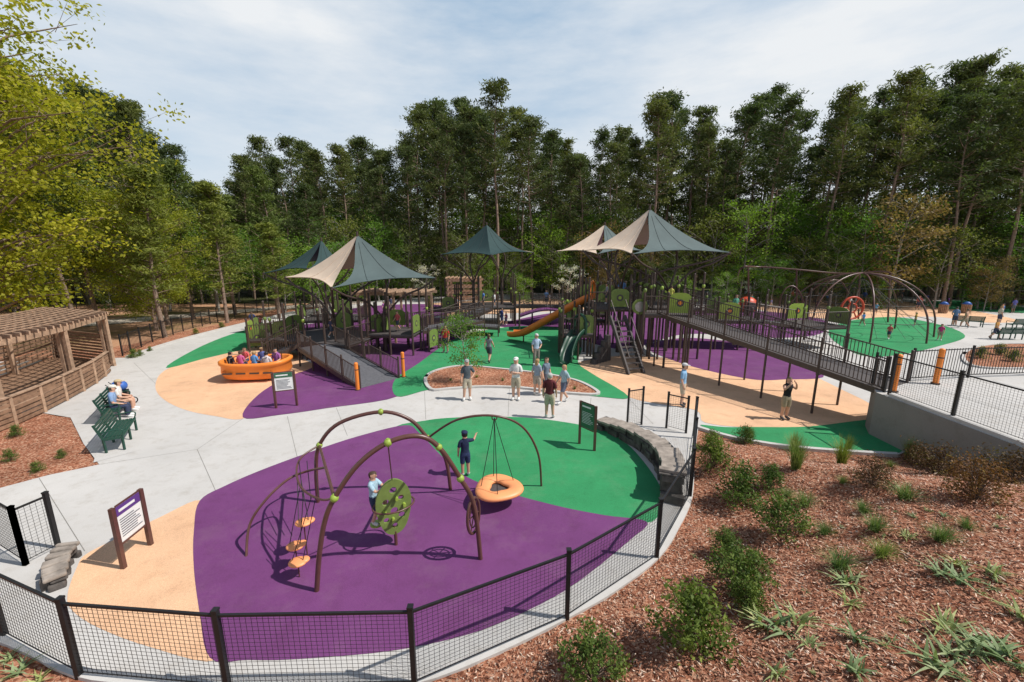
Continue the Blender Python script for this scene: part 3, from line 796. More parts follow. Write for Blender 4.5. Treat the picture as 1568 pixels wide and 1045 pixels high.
for a,b in zip(tw[:-1],tw[1:]):
    mb.bar((a.x,a.y,0),(a.x,a.y,1.12),.1,.1,mWood)
    for z in np.arange(.12,1.0,.17): mb.bar(a+UP*z,b+UP*z,.04,.12,mWoodD)
    mb.bar(a+UP*1.1,b+UP*1.1,.16,.04,mWood)
    mb.bar(a+Vector((-.6,.1,.45)),b+Vector((-.6,.1,.45)),.45,.06,mWood)
mb.build('slatted_timber_fence')
# ---------- benches ----------
def bench(c,yaw,name='park_bench',L=1.8):
    mb=MB(); c=Vector(c); Rm=Matrix.Rotation(yaw,3,'Z'); W=lambda x,y,z: c+Rm@Vector((x,y,z))
    for i in range(5): mb.bar(W(-L/2,-.2+.1*i,.44),W(L/2,-.2+.1*i,.44),.08,.03,mBench)
    for i in range(5): mb.bar(W(-L/2,.25+.03*i,.52+.09*i),W(L/2,.25+.03*i,.52+.09*i),.03,.07,mBench)
    for x in(-L/2+.03,0,L/2-.03):
        mb.bar(W(x,-.2,0),W(x,-.2,.44),.05,.05,mBench); mb.bar(W(x,.22,0),W(x,.24,.45),.05,.05,mBench)
        mb.bar(W(x,.24,.44),W(x,.4,.93),.05,.05,mBench); mb.bar(W(x,-.2,.41),W(x,.24,.41),.05,.04,mBench)
    for x in(-L/2+.03,L/2-.03):
        mb.tube(cr([W(x,-.2,.44),W(x,-.24,.66),W(x,0,.68),W(x,.3,.66)],4),.02,mBench,6)
    return mb.build(name)
by=math.radians(122)
bA=Vector((-12.75,12.75,0.02)); bB=Vector((-14.95,15.0,.02))
bench(bA,by); bench(bB,by)
mb=MB(); mb.poly([(-12.3,11.3,.018),(-11.7,12.0,.018),(-15.2,16.9,.018),(-16.4,16.2,.018)],mConc); mb.build('bench_pad')
for u,v,yw in [(1540,520,math.pi),(1480,500,2.6),(690,452,0),(1560,505,math.pi)]: bench(G(u,v)+UP*.02,yw)
for u,v in [(1443,480),(1478,480),(1145,462)]:
    mb=MB(); p=G(u,v); mb.cyl(p,p+UP*.95,.3,mWoodD,16,.33); mb.cyl(p+UP*.95,p+UP*1.0,.36,mRed if u<1200 else mBlue,16); mb.sphere(p+UP*1.0,(.3,.3,.22),mBlue,14,6)
    for k in range(16):
        a=k*math.pi/8; mb.bar(p+Vector((.33*math.cos(a),.33*math.sin(a),.05)),p+Vector((.35*math.cos(a),.35*math.sin(a),.92)),.05,.05,mWood)
    mb.build('trash_can')
# ---------- right net climber ----------
mb=MB(); c=Vector((27.0,32.5,0))
for k in range(4):
    a=k*math.pi/4+.3; d=Vector((math.cos(a),math.sin(a),0))
    pts=[c+d*4.7*math.cos(t)+UP*(4.6*math.sin(t)**.8) for t in np.linspace(0.0,math.pi,15)]
    mb.tube(cr(pts,2),.06,mArch,8)
for z,rr in((1.3,4.3),(2.5,3.9),(3.6,3.0)):
    mb.ring(c+UP*z,(1,0,0),(0,1,0),rr,rr,.02,mBlack,32,5)
for k in range(16):
    a=k*math.pi/8; mb.tube([c+Vector((4.4*math.cos(a),4.4*math.sin(a),.3)),c+UP*4.3],.012,mBlack,4)
w=P(1305,472,28.5); mb.ring(w,(1,0,0),(0,0,1),.75,.75,.07,mRed,28,8); mb.ring(w,(1,0,0),(0,0,1),.3,.3,.05,mRed,20,8)
for k in range(6):
    a=k*math.pi/3; mb.tube([w+Vector((.3*math.cos(a),0,.3*math.sin(a))),w+Vector((.8*math.cos(a),0,.8*math.sin(a)))],.045,mRed,6)
mb.cyl((w.x,w.y,0),(w.x,w.y,w.z-.8),.06,mArch)
mb.build('rope_dome_climber')
mb=MB()
pts=[G(1130,452),P(1132,415,42),P(1160,409,42),P(1220,413,41),P(1290,419,40),P(1350,416,38),P(1366,420,37)]
pts=cr(pts,5); mb.tube(pts,.07,mArch,8)
for i in(8,15,22,28):
    p=pts[min(i,len(pts)-1)]; mb.tube([p,Vector((p.x+.6,p.y,0))],.07,mArch,8)
mb.tube(cr([G(1190,505),P(1196,455,33),P(1212,438,33),P(1228,455,33),G(1235,500)],5),.05,mArch,8)
mb.tube(cr([G(1240,500),P(1262,440,33),P(1285,430,33),P(1300,450,33)],5),.05,mArch,8)
mb.build('track_ride')
mb=MB(); p=G(1143,478); mb.sphere(p+UP*.7,(1.0,.9,.95),mRed,18,10); mb.cyl(p+Vector((0,-.95,.65)),p+Vector((0,-.7,.65)),.45,mDeck,18); mb.cyl(p,p+UP*.3,.5,mBrown,16); mb.build('play_dome')
# ---------- people ----------
SK=[M('skin_a',(.55,.32,.22),.5,.05),M('skin_b',(.45,.25,.17),.5,.05),M('skin_c',(.2,.11,.07),.5,.05)]
HR={'br':M('hair_brown',(.06,.035,.02),.6,.2),'bl':M('hair_blond',(.35,.22,.1),.6,.2),'bk':M('hair_black',(.015,.012,.01),.5,.2),'gr':M('hair_grey',(.4,.39,.37),.6,.1)}
mEye=M('eye',(.02,.02,.02),.3); mLip=M('lip',(.35,.12,.1),.5); mShoe=M('shoe',(.08,.07,.07),.6); mShoeW=M('shoe_white',(.6,.6,.58),.6)
CL={}
def cloth(c):
    if c not in CL: CL[c]=M('cloth_%d'%len(CL),c,.85,.15,12,bump=.5,bscale=18)
    return CL[c]
BASE={'pel':((0,0,.93),(.15,.105)),'wst':((0,0,1.07),(.128,.092)),'chs':((0,-.005,1.27),(.158,.11)),'shc':((0,.01,1.42),(.105,.075)),
'nck':((0,.005,1.49),(.056,.056)),'hd0':((0,-.01,1.565),(.072,.082)),'hd1':((0,-.012,1.655),(.09,.106)),'hd2':((0,.0,1.745),(.075,.088))}
for s,n in((1,'L'),(-1,'R')):
    BASE.update({'sh'+n:((s*.17,.01,1.405),(.06,.06)),'el'+n:((s*.235,.03,1.12),(.044,.044)),'wr'+n:((s*.245,-.06,.88),(.03,.03)),'pa'+n:((s*.245,-.085,.80),(.026,.036)),
    'hp'+n:((s*.092,0,.87),(.098,.098)),'kn'+n:((s*.105,-.015,.49),(.068,.068)),'an'+n:((s*.11,.03,.095),(.045,.045)),'to'+n:((s*.125,-.15,.04),(.045,.036))})
EDG=[('pel','wst'),('wst','chs'),('chs','shc'),('shc','nck'),('nck','hd0'),('hd0','hd1'),('hd1','hd2')]
for n in 'LR': EDG+=[('shc','sh'+n),('sh'+n,'el'+n),('el'+n,'wr'+n),('wr'+n,'pa'+n),('pel','hp'+n),('hp'+n,'kn'+n),('kn'+n,'an'+n),('an'+n,'to'+n)]
UPPER=['wst','chs','shc','nck','hd0','hd1','hd2','shL','elL','wrL','paL','shR','elR','wrR','paR']
POSES={
'stand':{'knR':(-.115,-.04,.49),'anR':(-.14,.0,.095),'toR':(-.18,-.17,.04)},
'hip':{'elL':(.33,.06,1.15),'wrL':(.2,-.06,1.0),'paL':(.14,-.08,.98),'knR':(-.13,-.05,.49),'anR':(-.15,.0,.095),'toR':(-.2,-.17,.04)},
'fold':{'elL':(.24,-.04,1.13),'wrL':(.04,-.19,1.18),'paL':(-.04,-.19,1.2),'elR':(-.24,-.04,1.13),'wrR':(-.04,-.17,1.13),'paR':(.04,-.18,1.15)},
'walk':{'knL':(.1,-.2,.52),'anL':(.1,-.24,.12),'toL':(.1,-.42,.06),'knR':(-.1,.05,.5),'anR':(-.1,.3,.16),'toR':(-.1,.16,.04),'elL':(.23,.12,1.14),'wrL':(.23,.05,.92),'paL':(.23,.02,.85),'elR':(-.23,-.08,1.14),'wrR':(-.22,-.24,.95),'paR':(-.22,-.3,.9)},
'photo':{'elL':(.27,-.12,1.28),'wrL':(.13,-.24,1.53),'paL':(.08,-.2,1.61),'elR':(-.27,-.12,1.28),'wrR':(-.13,-.24,1.53),'paR':(-.08,-.2,1.61)},
'reach':{'elR':(-.38,-.15,1.33),'wrR':(-.5,-.33,1.42),'paR':(-.55,-.4,1.45),'elL':(.24,0,1.14)},
'climb':{'elL':(.2,-.2,1.22),'wrL':(.14,-.42,1.3),'paL':(.12,-.49,1.32),'elR':(-.2,-.2,1.22),'wrR':(-.14,-.42,1.3),'paR':(-.12,-.49,1.32),'knL':(.12,-.33,.75),'anL':(.12,-.2,.38),'toL':(.12,-.34,.33),'knR':(-.1,-.12,.5)},
'sit':{'wrL':(.17,-.3,.66+.41),'elL':(.23,-.05,1.12),'paL':(.14,-.37,.64+.41),'wrR':(-.17,-.3,.66+.41),'elR':(-.23,-.05,1.12),'paR':(-.14,-.37,.64+.41)}}
def person(u,v=None,yaw=0,h=1.75,pose='stand',shirt=(.4,.4,.4),pants=(.3,.25,.18),sk=0,hair='br',hat=None,longp=False,longh=False,sleeve=.75,loc=None,name='person',lean=0.,shoes=None,female=False):
    J={k:(Vector(p),r) for k,(p,r) in BASE.items()}
    for k,p in POSES[pose].items(): J[k]=(Vector(p),J[k][1])
    if h<1.45:
        for k in('hd0','hd1','hd2'): J[k]=(J[k][0]+Vector((0,0,.02)),(J[k][1][0]*1.18,J[k][1][1]*1.15))
    if female:
        for k in('wst','chs'): J[k]=(J[k][0],(J[k][1][0]*.9,J[k][1][1]*.95))
        for n,s in(('L',1),('R',-1)): J['sh'+n]=(J['sh'+n][0]+Vector((-.02*s,0,0)),(.052,.052))
    if lean:
        Rm=Matrix.Rotation(lean,3,'X'); pv=J['pel'][0]
        for k in UPPER: J[k]=(pv+Rm@(J[k][0]-pv),J[k][1])
    if pose=='sit':
        for k in UPPER+['pel']: J[k]=(J[k][0]-Vector((0,0,.41)),J[k][1])
        for n,s in(('L',1),('R',-1)):
            J['hp'+n]=(Vector((s*.1,-.05,.5)),J['hp'+n][1]); J['kn'+n]=(Vector((s*.12,-.44,.51)),J['kn'+n][1])
            J['an'+n]=(Vector((s*.12,-.42,.095)),J['an'+n][1]); J['to'+n]=(Vector((s*.14,-.6,.04)),J['to'+n][1])
    keys=list(J); me=bpy.data.meshes.new('tmp'); me.from_pydata([J[k][0] for k in keys],[(keys.index(a),keys.index(b)) for a,b in EDG],[])
    ob=bpy.data.objects.new('tmp',me); scene.collection.objects.link(ob)
    m=ob.modifiers.new('s','SKIN'); m.use_smooth_shade=True
    ob.modifiers.new('ss','SUBSURF').levels=2; ob.modifiers['ss'].render_levels=2
    if not me.skin_vertices: 
        bm=bmesh.new(); bm.from_mesh(me); bm.verts.layers.skin.verify(); bm.to_mesh(me); bm.free()
    for i,k in enumerate(keys):
        sv=me.skin_vertices[0].data[i]; sv.radius=(J[k][1][0]*1.08,J[k][1][1]*1.08); sv.use_root=(k=='pel')
    dg=bpy.context.evaluated_depsgraph_get(); dg.update()
    m2=bpy.data.meshes.new_from_object(ob.evaluated_get(dg)); bpy.data.objects.remove(ob)
    n=len(m2.vertices); co=np.empty(n*3); m2.vertices.foreach_get('co',co); co=co.reshape(-1,3)
    no=np.empty(n*3); m2.vertices.foreach_get('normal',no); no=no.reshape(-1,3)
    faces=[tuple(p.vertices) for p in m2.polygons]; fc=np.array([co[list(f)].mean(0) for f in faces])
    best=np.full(len(fc),1e9); seg=np.zeros(len(fc),int); tt=np.zeros(len(fc))
    for i,(a,b) in enumerate(EDG):
        A=np.array(J[a][0]);B=np.array(J[b][0]);e=B-A; t=np.clip(((fc-A)@e)/(e@e),0,1)
        ra=(J[a][1][0]+(J[b][1][0]-J[a][1][0])*t); d=np.linalg.norm(fc-A-t[:,None]*e,axis=1)/ra
        k=d<best; best=np.where(k,d,best); seg=np.where(k,i,seg); tt=np.where(k,t,tt)
    mats=[SK[sk],cloth(shirt),cloth(pants),shoes or (mShoeW if random.random()<.5 else mShoe),HR[hair]]
    mi=[]; hc=np.array(J['hd1'][0])
    for i,c in enumerate(fc):
        a,b=EDG[seg[i]]; t=tt[i]
        if b in('wst',): k=1 if t>.2 else 2
        elif b in('chs','shc','shL','shR'): k=1
        elif b=='nck': k=1 if t<.25 else 0
        elif b[:2]=='el': k=1 if t<sleeve else 0
        elif b[:2] in('wr','pa'): k=0
        elif b[:2]=='hp': k=2
        elif b[:2]=='kn': k=2 if (t<.85 or longp) else 0
        elif b[:2]=='an': k=2 if (longp and t<.92) else (0 if t<.88 else 3)
        elif b[:2]=='to': k=3
        else:
            q=c-hc; k=4 if (q[2]>.04 or (q[1]>.0 and q[2]>-.065)) else 0
        mi.append(k)
    off=np.zeros(n)
    for f,k in zip(faces,mi):
        if k in(1,2,3,4):
            for q in f: off[q]=max(off[q],{1:.014,2:.018,3:.01,4:.016}[k])
    co=co+no*off[:,None]
    mb=MB(); mb.v=[tuple(p) for p in co]; mb.f=faces; mb.mats=mats; mb.m=mi; mb.sm=[True]*len(faces)
    hd=J['hd1'][0]; Rl=Matrix.Rotation(lean,3,'X') if lean else Matrix.Identity(3); hk=1.16 if h<1.45 else 1.
    HP=lambda x,y,z: hd+Rl@Vector((x*hk,y*hk,z))
    for s in(-1,1):
        mb.sphere(HP(s*.033,-.098,.0),(.012,.008,.008),mEye,6,4); mb.sphere(HP(s*.09,.0,-.01),(.012,.022,.03),SK[sk],6,4)
    mb.sphere(HP(0,-.113,-.022),(.012,.02,.022),SK[sk],6,4); mb.sphere(HP(0,-.1,-.055),(.024,.008,.007),mLip,6,4)
    if longh:
        mb.sphere(HP(0,.07,-.1),(.085,.05,.16),HR[hair],10,8)
    if hat:
        hm=cloth(hat); mb.sphere(HP(0,.005,.065),(.105*hk,.12*hk,.075),hm,14,8); mb.sphere(HP(0,-.125,.055),(.075,.09,.012),hm,12,4)
    for nn,s in(('L',1),('R',-1)):
        p=J['pa'+nn][0]; w=J['wr'+nn][0]; d=(p-w).normalized(); x=Vector((0,1,0)); x=(x-d*x.dot(d)).normalized(); y=d.cross(x)
        for k,(o,l) in enumerate(((-.027,.062),(-.009,.072),(.009,.068),(.026,.052))):
            r0=p+x*o; r1=r0+d*l*.55+y*(-s*.004); r2=r0+d*l*.95+y*(-s*.022)
            mb.tube([r0,r1,r2],[.010,.009,.0065],SK[sk],5)
        t0=w.lerp(p,.45)-x*.025; mb.tube([t0,t0-x*.022+d*.025,t0-x*.026+d*.055],[.012,.011,.008],SK[sk],5)
    o=mb.build(name); kk=h/1.79; o.scale=(kk,kk,kk)
    o.rotation_euler=(0,0,yaw); o.location=loc if loc is not None else G(u,v)+UP*.02
    return o
D=math.radians
person(716,613,D(15),1.76,'hip',(.07,.085,.10),(.42,.36,.27),hat=(.3,.3,.3))
person(790,613,D(-10),1.85,'fold',(.6,.6,.58),(.4,.34,.25),hat=(.65,.65,.62))
person(822,606,D(150),1.66,'stand',(.25,.3,.36),(.35,.3,.25),hair='bl',longh=True,female=True)
person(836,604,D(40),1.68,'stand',(.13,.17,.22),(.08,.08,.1),hair='br',longh=True,female=True)
person(841,641,D(170),1.78,'stand',(.10,.015,.02),(.42,.36,.26),hair='gr',shoes=mShoeW)
person(863,618,D(-60),1.66,'walk',(.3,.4,.45),(.1,.11,.16),hair='bl',longh=True,female=True,shoes=mShoeW)
person(821,560,D(20),1.78,'hip',(.35,.45,.6),(.2,.18,.16),hair='br',longp=True,hat=(.5,.5,.5))
person(749,556,D(160),1.68,'walk',(.17,.19,.21),(.05,.055,.07),longh=True,female=True,sleeve=.2)
person(683,541,D(-20),1.78,'stand',(.5,.03,.03),(.04,.045,.06),hair='bk',sk=1)
person(1043,622,D(60),1.78,'stand',(.22,.4,.6),(.45,.38,.28),hat=(.5,.5,.5))
person(1200,643,D(10),1.66,'photo',(.012,.012,.014),(.3,.24,.16),longh=True,female=True,sleeve=.1)
person(768,500,D(120),1.6,'walk',(.03,.05,.16),(.03,.04,.1),hair='bk')
person(775,498,D(-40),1.1,'stand',(.4,.1,.2),(.1,.1,.2),hair='br',name='child')
person(713,730,D(200),1.32,'reach',(.012,.02,.06),(.02,.03,.09),hair='bk',hat=(.012,.02,.06),sk=1,name='child')
fa=Vector((.42,-.1,0)); yaw=math.atan2(fa.y,fa.x)+math.pi/2
person(0,0,yaw,1.2,'climb',(.32,.46,.55),(.03,.045,.1),hair='br',name='child',loc=Vector((fh.x-.02,fh.y+.02,fh.z+.0)))
person(820,542,D(80),1.1,'walk',(.1,.25,.5),(.1,.1,.15),hair='bl',name='child')
Rb=Matrix.Rotation(by,3,'Z')
for dx,sh,ht,pn in((-.35,(.2,.3,.48),(.6,.58,.5),(.03,.04,.08)),(.45,(.65,.62,.58),(.45,.35,.2),(.5,.3,.2))):
    q=bB+Rb@Vector((dx,.05,-.03)); person(0,0,by,1.72,'sit',sh,pn,hat=ht,loc=q,longp=dx<0,lean=.12,name='person')
mb=MB(); q=bB+Rb@Vector((1.2,.1,0))
mb.sphere(q+UP*.85,(.28,.24,.22),mBlue,14,8); mb.box(q+UP*.5,(.38,.46,.28),mBlack,by)
for s in(-1,1):
    mb.tube([q+Rb@Vector((s*.22,-.35,.12)),q+Rb@Vector((s*.22,.35,1.0))],.015,mBlack,6)
    for yy in(-.3,.3):
        c=q+Rb@Vector((s*.25,yy,.13)); mb.ring(c,Rb@Vector((0,1,0)),UP,.12,.12,.022,mBlack,18,6)
mb.build('baby_stroller')
cols=[(.02,.02,.03),(.5,.1,.25),(.1,.25,.5),(.55,.5,.5),(.6,.1,.1),(.1,.12,.3),(.3,.1,.3)]
for i,(x,y,yw) in enumerate([(-1.05,-.45,160),(-.5,-.5,180),(.15,-.5,175),(.75,-.5,185),(-.8,.5,0),(0,.55,10),(.75,.5,-5)]):
    person(0,0,D(yw),1.35 if i%3 else 1.6,'sit',cols[i],(.05,.06,.12),sk=i%3,hair=['bk','br','bl'][i%3],loc=bc+Vector((x,y*.9,.42-.2*(0 if i%3 else 1))),name='child' if i%3 else 'person',lean=.1)
far=[(1438,522,1.2,(.5,.05,.2)),(1418,467,1.3,(.05,.1,.3)),(1460,500,1.7,(.12,.2,.35)),(1476,503,1.65,(.5,.3,.2)),(1528,498,1.7,(.5,.45,.35)),(1522,520,1.5,(.6,.3,.08)),(1533,486,1.3,(.05,.2,.5)),(1352,462,1.6,(.03,.04,.12)),(1212,465,1.7,(.5,.15,.1)),(1150,468,1.3,(.1,.4,.35)),(1380,464,1.6,(.05,.05,.06)),(700,478,1.6,(.3,.3,.35)),(655,470,1.3,(.5,.05,.1)),(735,468,1.6,(.6,.6,.6)),(600,478,1.65,(.05,.06,.1)),(588,480,1.2,(.3,.1,.3)),(905,500,1.3,(.1,.1,.12)),(1282,462,1.5,(.5,.5,.45)),(1265,466,1.2,(.1,.2,.5)),(842,470,1.6,(.2,.2,.22)),(388,505,1.5,(.04,.06,.15)),(400,506,1.2,(.5,.1,.1)),(1340,482,1.2,(.1,.3,.5)),(985,480,1.4,(.5,.4,.1)),
(1490,470,1.7,(.5,.5,.5)),(1550,480,1.6,(.1,.1,.3)),(1400,500,1.2,(.5,.3,.05)),(1360,520,1.1,(.6,.1,.1)),(1320,500,1.2,(.05,.2,.5)),(1230,486,1.3,(.4,.4,.1)),(1300,478,1.65,(.5,.48,.45)),(1180,474,1.2,(.1,.1,.2)),(1450,472,1.3,(.3,.1,.4)),(870,466,1.3,(.05,.2,.5)),(560,474,1.5,(.5,.4,.35)),(1240,462,1.7,(.6,.6,.6)),(1322,466,1.7,(.05,.1,.3)),(1405,475,1.6,(.45,.1,.1))]
for u,v,h,c in far:
    person(u,v,R(0,6.28),h,random.choice(['stand','walk','hip']),c,random.choice([(.05,.06,.1),(.3,.25,.18),(.1,.1,.1)]),sk=random.choice([0,0,1,2]),hair=random.choice(['br','bk','bl']),name='child' if h<1.45 else 'person')
for x,y,z,h,c in [(6.0,26.5,2.92,1.3,(.3,.3,.35)),(6.7,25.6,2.92,1.7,(.1,.2,.4)),(-2.5,36.5,1.6,1.3,(.1,.25,.6)),(-1.5,36,1.6,1.2,(.6,.6,.6)),(-11,25,1.05,1.2,(.05,.05,.1)),(-7.2,26,1.25,1.3,(.5,.1,.1)),(9.5,25,3.0,1.2,(.5,.5,.1)),(3.0,36.6,1.6,1.4,(.2,.3,.5)),(11.5,27.3,1.9,1.3,(.4,.1,.1)),(14.5,27,1.9,1.6,(.1,.3,.2))]:
    person(0,0,R(0,6.28),h,random.choice(['stand','walk']),c,(.06,.07,.1),loc=Vector((x,y,z)),name='child')
print('people',time.time()-T0)
# ---------- trees ----------
def clumps(centers,rad,per,L,W,fl=.6):
    c=np.repeat(np.array(centers),per,0); n=len(c)
    off=rng.normal(size=(n,3))*np.array([1,1,fl])*rad*.5
    return quads(c+off,L*rng.uniform(.6,1.3,n),W*rng.uniform(.6,1.3,n),1.)
def addq(mb,v,f,mat):
    o=len(mb.v); mb.v.extend(map(tuple,v.tolist())); mb.f.extend(map(tuple,(f+o).tolist())); k=mb.mi(mat); mb.m.extend([k]*len(f)); mb.sm.extend([False]*len(f))
def pine(seed,h=25.,cs=.5,spread=3.1,nb=52,mat=None,per=20):
    random.seed(seed); mb=MB()
    w=[(R(-.25,.25),R(-.25,.25)) for _ in range(4)]
    tp=cr([Vector((0,0,0)),Vector((w[0][0],w[0][1],h*.35)),Vector((w[1][0]*1.5,w[1][1]*1.5,h*.65)),Vector((w[2][0]*2.5,w[2][1]*2.5,h*.97))],5)
    N=len(tp); mb.tube(tp,[.23*(1-.88*i/(N-1)) for i in range(N)],mBark,6)
    def at(f): 
        x=f*(N-1); i=min(int(x),N-2); return tp[i].lerp(tp[i+1],x-i)
    cen=[]
    for i in range(nb):
        f=cs+(1-cs)*(i/nb)**.8; az=R(0,6.28); g=(f-cs)/(1-cs)
        L=spread*(.35+.75*math.sin(math.pi*min(1,(g*.75+.22))))*R(.45,1.2)*(1-g*.4)
        b=at(f); up=R(.0,.45)+g*.4
        d=Vector((math.cos(az),math.sin(az),up)); e=b+d*L; m_=b+d*L*.5-UP*.12*L*.5
        mb.tube([b,m_,e],[.05,.035,.012],mBark,3,False)
        for t in(.5,.68,.85,1.0):
            if random.random()<.88:
                q=b.lerp(e,t)-UP*(.12*L*.5*4*t*(1-t))+Vector((R(-.4,.4),R(-.4,.4),R(0,.3))); cen.append(tuple(q))
    for i in range(9): q=at(1)+Vector((R(-.6,.6),R(-.6,.6),R(-.9,.5))); cen.append(tuple(q))
    for i in range(9):
        f=R(.2,cs); b=at(f); az=R(0,6.28); mb.tube([b,b+Vector((math.cos(az),math.sin(az),.1))*R(.6,1.8)],[.025,.008],mBark,3,False)
    v,f=clumps(cen,.72,per,.5,.125,.5); addq(mb,v,f,mat or mPine)
    return mb
def decid(seed,h=12.,mat=None,nc=130,per=40,leaf=.2,rx=.33,cs=.28,clr=.8,bk=None,tr=.16):
    random.seed(seed); mb=MB(); bk=bk or mBarkG
    cen=[]
    tip=Vector((R(-.5,.5),R(-.5,.5),h*.85)); tp=cr([Vector((0,0,0)),Vector((R(-.3,.3),R(-.3,.3),h*.4)),tip],6); N=len(tp)
    mb.tube(tp,[tr*(1-.88*i/(N-1)) for i in range(N)],bk,7)
    nl=max(10,nc//6)
    for i in range(nl):
        f=cs+(1-cs)*i/nl; x=f*(N-1); k=min(int(x),N-2); b=tp[k].lerp(tp[k+1],x-k); az=i*2.4+R(-.4,.4); g=(f-cs)/(1-cs)
        L=h*rx*(math.sin(math.pi*(.15+.72*g))**.7)*R(.6,1.15)
        e=b+Vector((math.cos(az),math.sin(az),R(.25,.8)))*L
        m_=b.lerp(e,.5)+UP*L*.1
        mb.tube([b,m_,e],[tr*.42*(1-.6*g),tr*.22,.012],bk,4,False)
        for j in range(nc//nl+1):
            t=R(.4,1.08); q=b.lerp(e,t)+Vector((R(-1,1),R(-1,1),R(-.6,.9)))*L*.28; cen.append(tuple(q))
            if random.random()<.5: mb.tube([b.lerp(e,t*.8),q],[.02,.006],bk,3,False)
    v,f=clumps(cen,clr,per,leaf,leaf*.6); addq(mb,v,f,mat or mSpring)
    return mb
pool=bpy.data.collections.new('tree_pool')
pines=[pine(100+i,25,.38+.06*(i%4),2.7+.35*(i%3),50+7*(i%3)).build('pine_tree_src',pool).data for i in range(7)]
pinesY=[pine(200+i,18,.22,2.6,70,mPineY).build('pine_tree_src',pool).data for i in range(2)]
decS=[decid(300+i,12,[mSpring,mOliveL,mOliveL,mRust,mSpring,mOliveL][i],130,24,.27,clr=1.0).build('tree_src',pool).data for i in range(6)]
decL=[decid(340+i,7,[mSpring,mBush,mOliveL][i],90,24,.22,.42,.08,.75).build('tree_src',pool).data for i in range(3)]
dog=decid(380,5,mBloss,45,30,.14,.4,.3,.4).build('tree_src',pool).data
fcol=bpy.data.collections.new('forest_trees')
def put(col,name,data,x,y,s,sxy=None,z=0):
    o=bpy.data.objects.new(name,data); o.location=(x,y,z-.1); o.scale=((sxy or s),(sxy or s),s); o.rotation_euler=(R(-.025,.025),R(-.025,.025),R(0,6.28)); col.objects.link(o); return o
prof=[(-400,60),(0,80),(150,110),(195,135),(215,170),(240,185),(275,240),(300,262),(330,275),(348,262),(372,200),(420,195),(480,180),(540,198),(580,212),(605,185),(640,135),(700,128),(740,112),(780,115),(800,165),(830,180),(900,208),(930,170),(975,205),(1000,140),(1045,135),(1080,155),(1120,168),(1190,105),(1240,150),(1320,110),(1390,62),(1440,100),(1500,72),(1568,60),(2000,60)]
pu=[p[0] for p in prof];pv=[p[1] for p in prof]
def topz(x,y):
    u=784+640*x/y
    for _ in range(6):
        v=float(np.interp(u,pu,pv)); d=ray(u,v); u=784+640*(x/y)*d.y
    return H+y*d.z/d.y
def edgeY(x):
    return 58-10*float(ss(15,50,x)) if x>-25 else 58-14*float(ss(25,60,-x))
for row in range(5):
    dy=row*6.5; x=-88-row*6
    while x<100+row*8:
        y=edgeY(x)+dy+R(-2.5,2.5); xx=x+R(-1.2,1.2)
        zb=float(hill(xx,y)); tz=topz(xx,y)*(R(.80,1.0) if row<3 else R(.74,.97))
        if row>=2: tz=min(tz,36)
        s=max(.4,(tz-zb)/25.); put(fcol,'pine_tree',random.choice(pines),xx,y,s,max(.8,min(1.15,s)),z=zb)
        x+=R(2.6,5.2) if row<2 else R(3.2,5.6)
x=-88
while x<100:
    for k in range(4):
        y=edgeY(x)-R(.5,3.0)+k*6+R(-1,1)
        cap=topz(x,y)
        hh=min(cap*.65,R(5,13) if k<2 else R(9,15)); put(fcol,'understory_tree',random.choice(decS),x+R(-1.5,1.5),y,hh/12.,z=float(hill(x,y)))
    if random.random()<.8: put(fcol,'understory_shrub',random.choice(decL),x+R(-1.5,1.5),edgeY(x)-2.0+R(-1,1),R(.4,.8))
    x+=R(2.4,4.2)
x=-120
while x<130:
    for k in range(2):
        y=88+k*8+R(-3,3); put(fcol,'understory_tree',random.choice([decS[1],decS[2],decS[5]]),x+R(-2,2),y,R(1.,1.3),z=float(hill(x,y)))
    x+=R(4,6)
for u,Y_ in [(1160,53),(650,55),(870,54)]:
    q=P(u,400,Y_); put(fcol,'dogwood_tree',dog,q.x,Y_,1.0)
inst=bpy.data.objects.new('forest',None); inst.instance_type='COLLECTION'; inst.instance_collection=fcol; scene.collection.objects.link(inst)
big=decid(900,20,mYel,560,44,.26,.36,.2,1.05,mBark,.3)
ob=big.build('yellow_leaf_tree'); ob.location=(-31.5,25,-.1); big_me=ob.data
put(scene.collection,'yellow_leaf_tree',big_me,-41,31,1.05)
put(scene.collection,'yellow_leaf_tree',big_me,-28.5,33,.55)
for x,y,hh,kind in [(-25.8,30.5,12,1),(-30,36,20,0),(-35,41,21,0),(-25.5,37,12,1),(-28,42,17,1),(-22.5,40,9,1),(-33,33,17,1),(-38,36,20,0),(-46,40,22,0),(-19.5,42,7,2),(-26,46,15,1),(-34,48,19,0),(-42,48,21,0),(-20,47,8,2),(-16,45,7,2),(-52,34,18,2),(-45,26,15,2),(-50,44,20,0),(-30,39,14,1),(-24,50,14,0),(-31,44,10,2),(-37,45,11,2),(-24,44,8,2)]:
    hh=min(hh,topz(x,y)*R(.88,.98))
    if kind==0: put(scene.collection,'pine_tree',random.choice(pines),x,y,hh/25,max(.7,hh/25))
    elif kind==1: put(scene.collection,'young_pine_tree',random.choice(pinesY),x,y,hh/18,.75)
    else: put(scene.collection,'deciduous_tree',decS[0] if random.random()<.5 else decS[4],x,y,hh/12)
for u,v,hh in [(716,590,3.6),(805,440,4),(1048,445,4),(1115,448,4.5),(500,470,4)]:
    q=G(u,v) if v>500 else P(u,440,44); q.z=0
    m_=decid(int(u),hh,mSpring,80,30,.085,.30,.3,.36,tr=.045); o=m_.build('young_maple_tree'); o.location=q
print('trees',time.time()-T0)
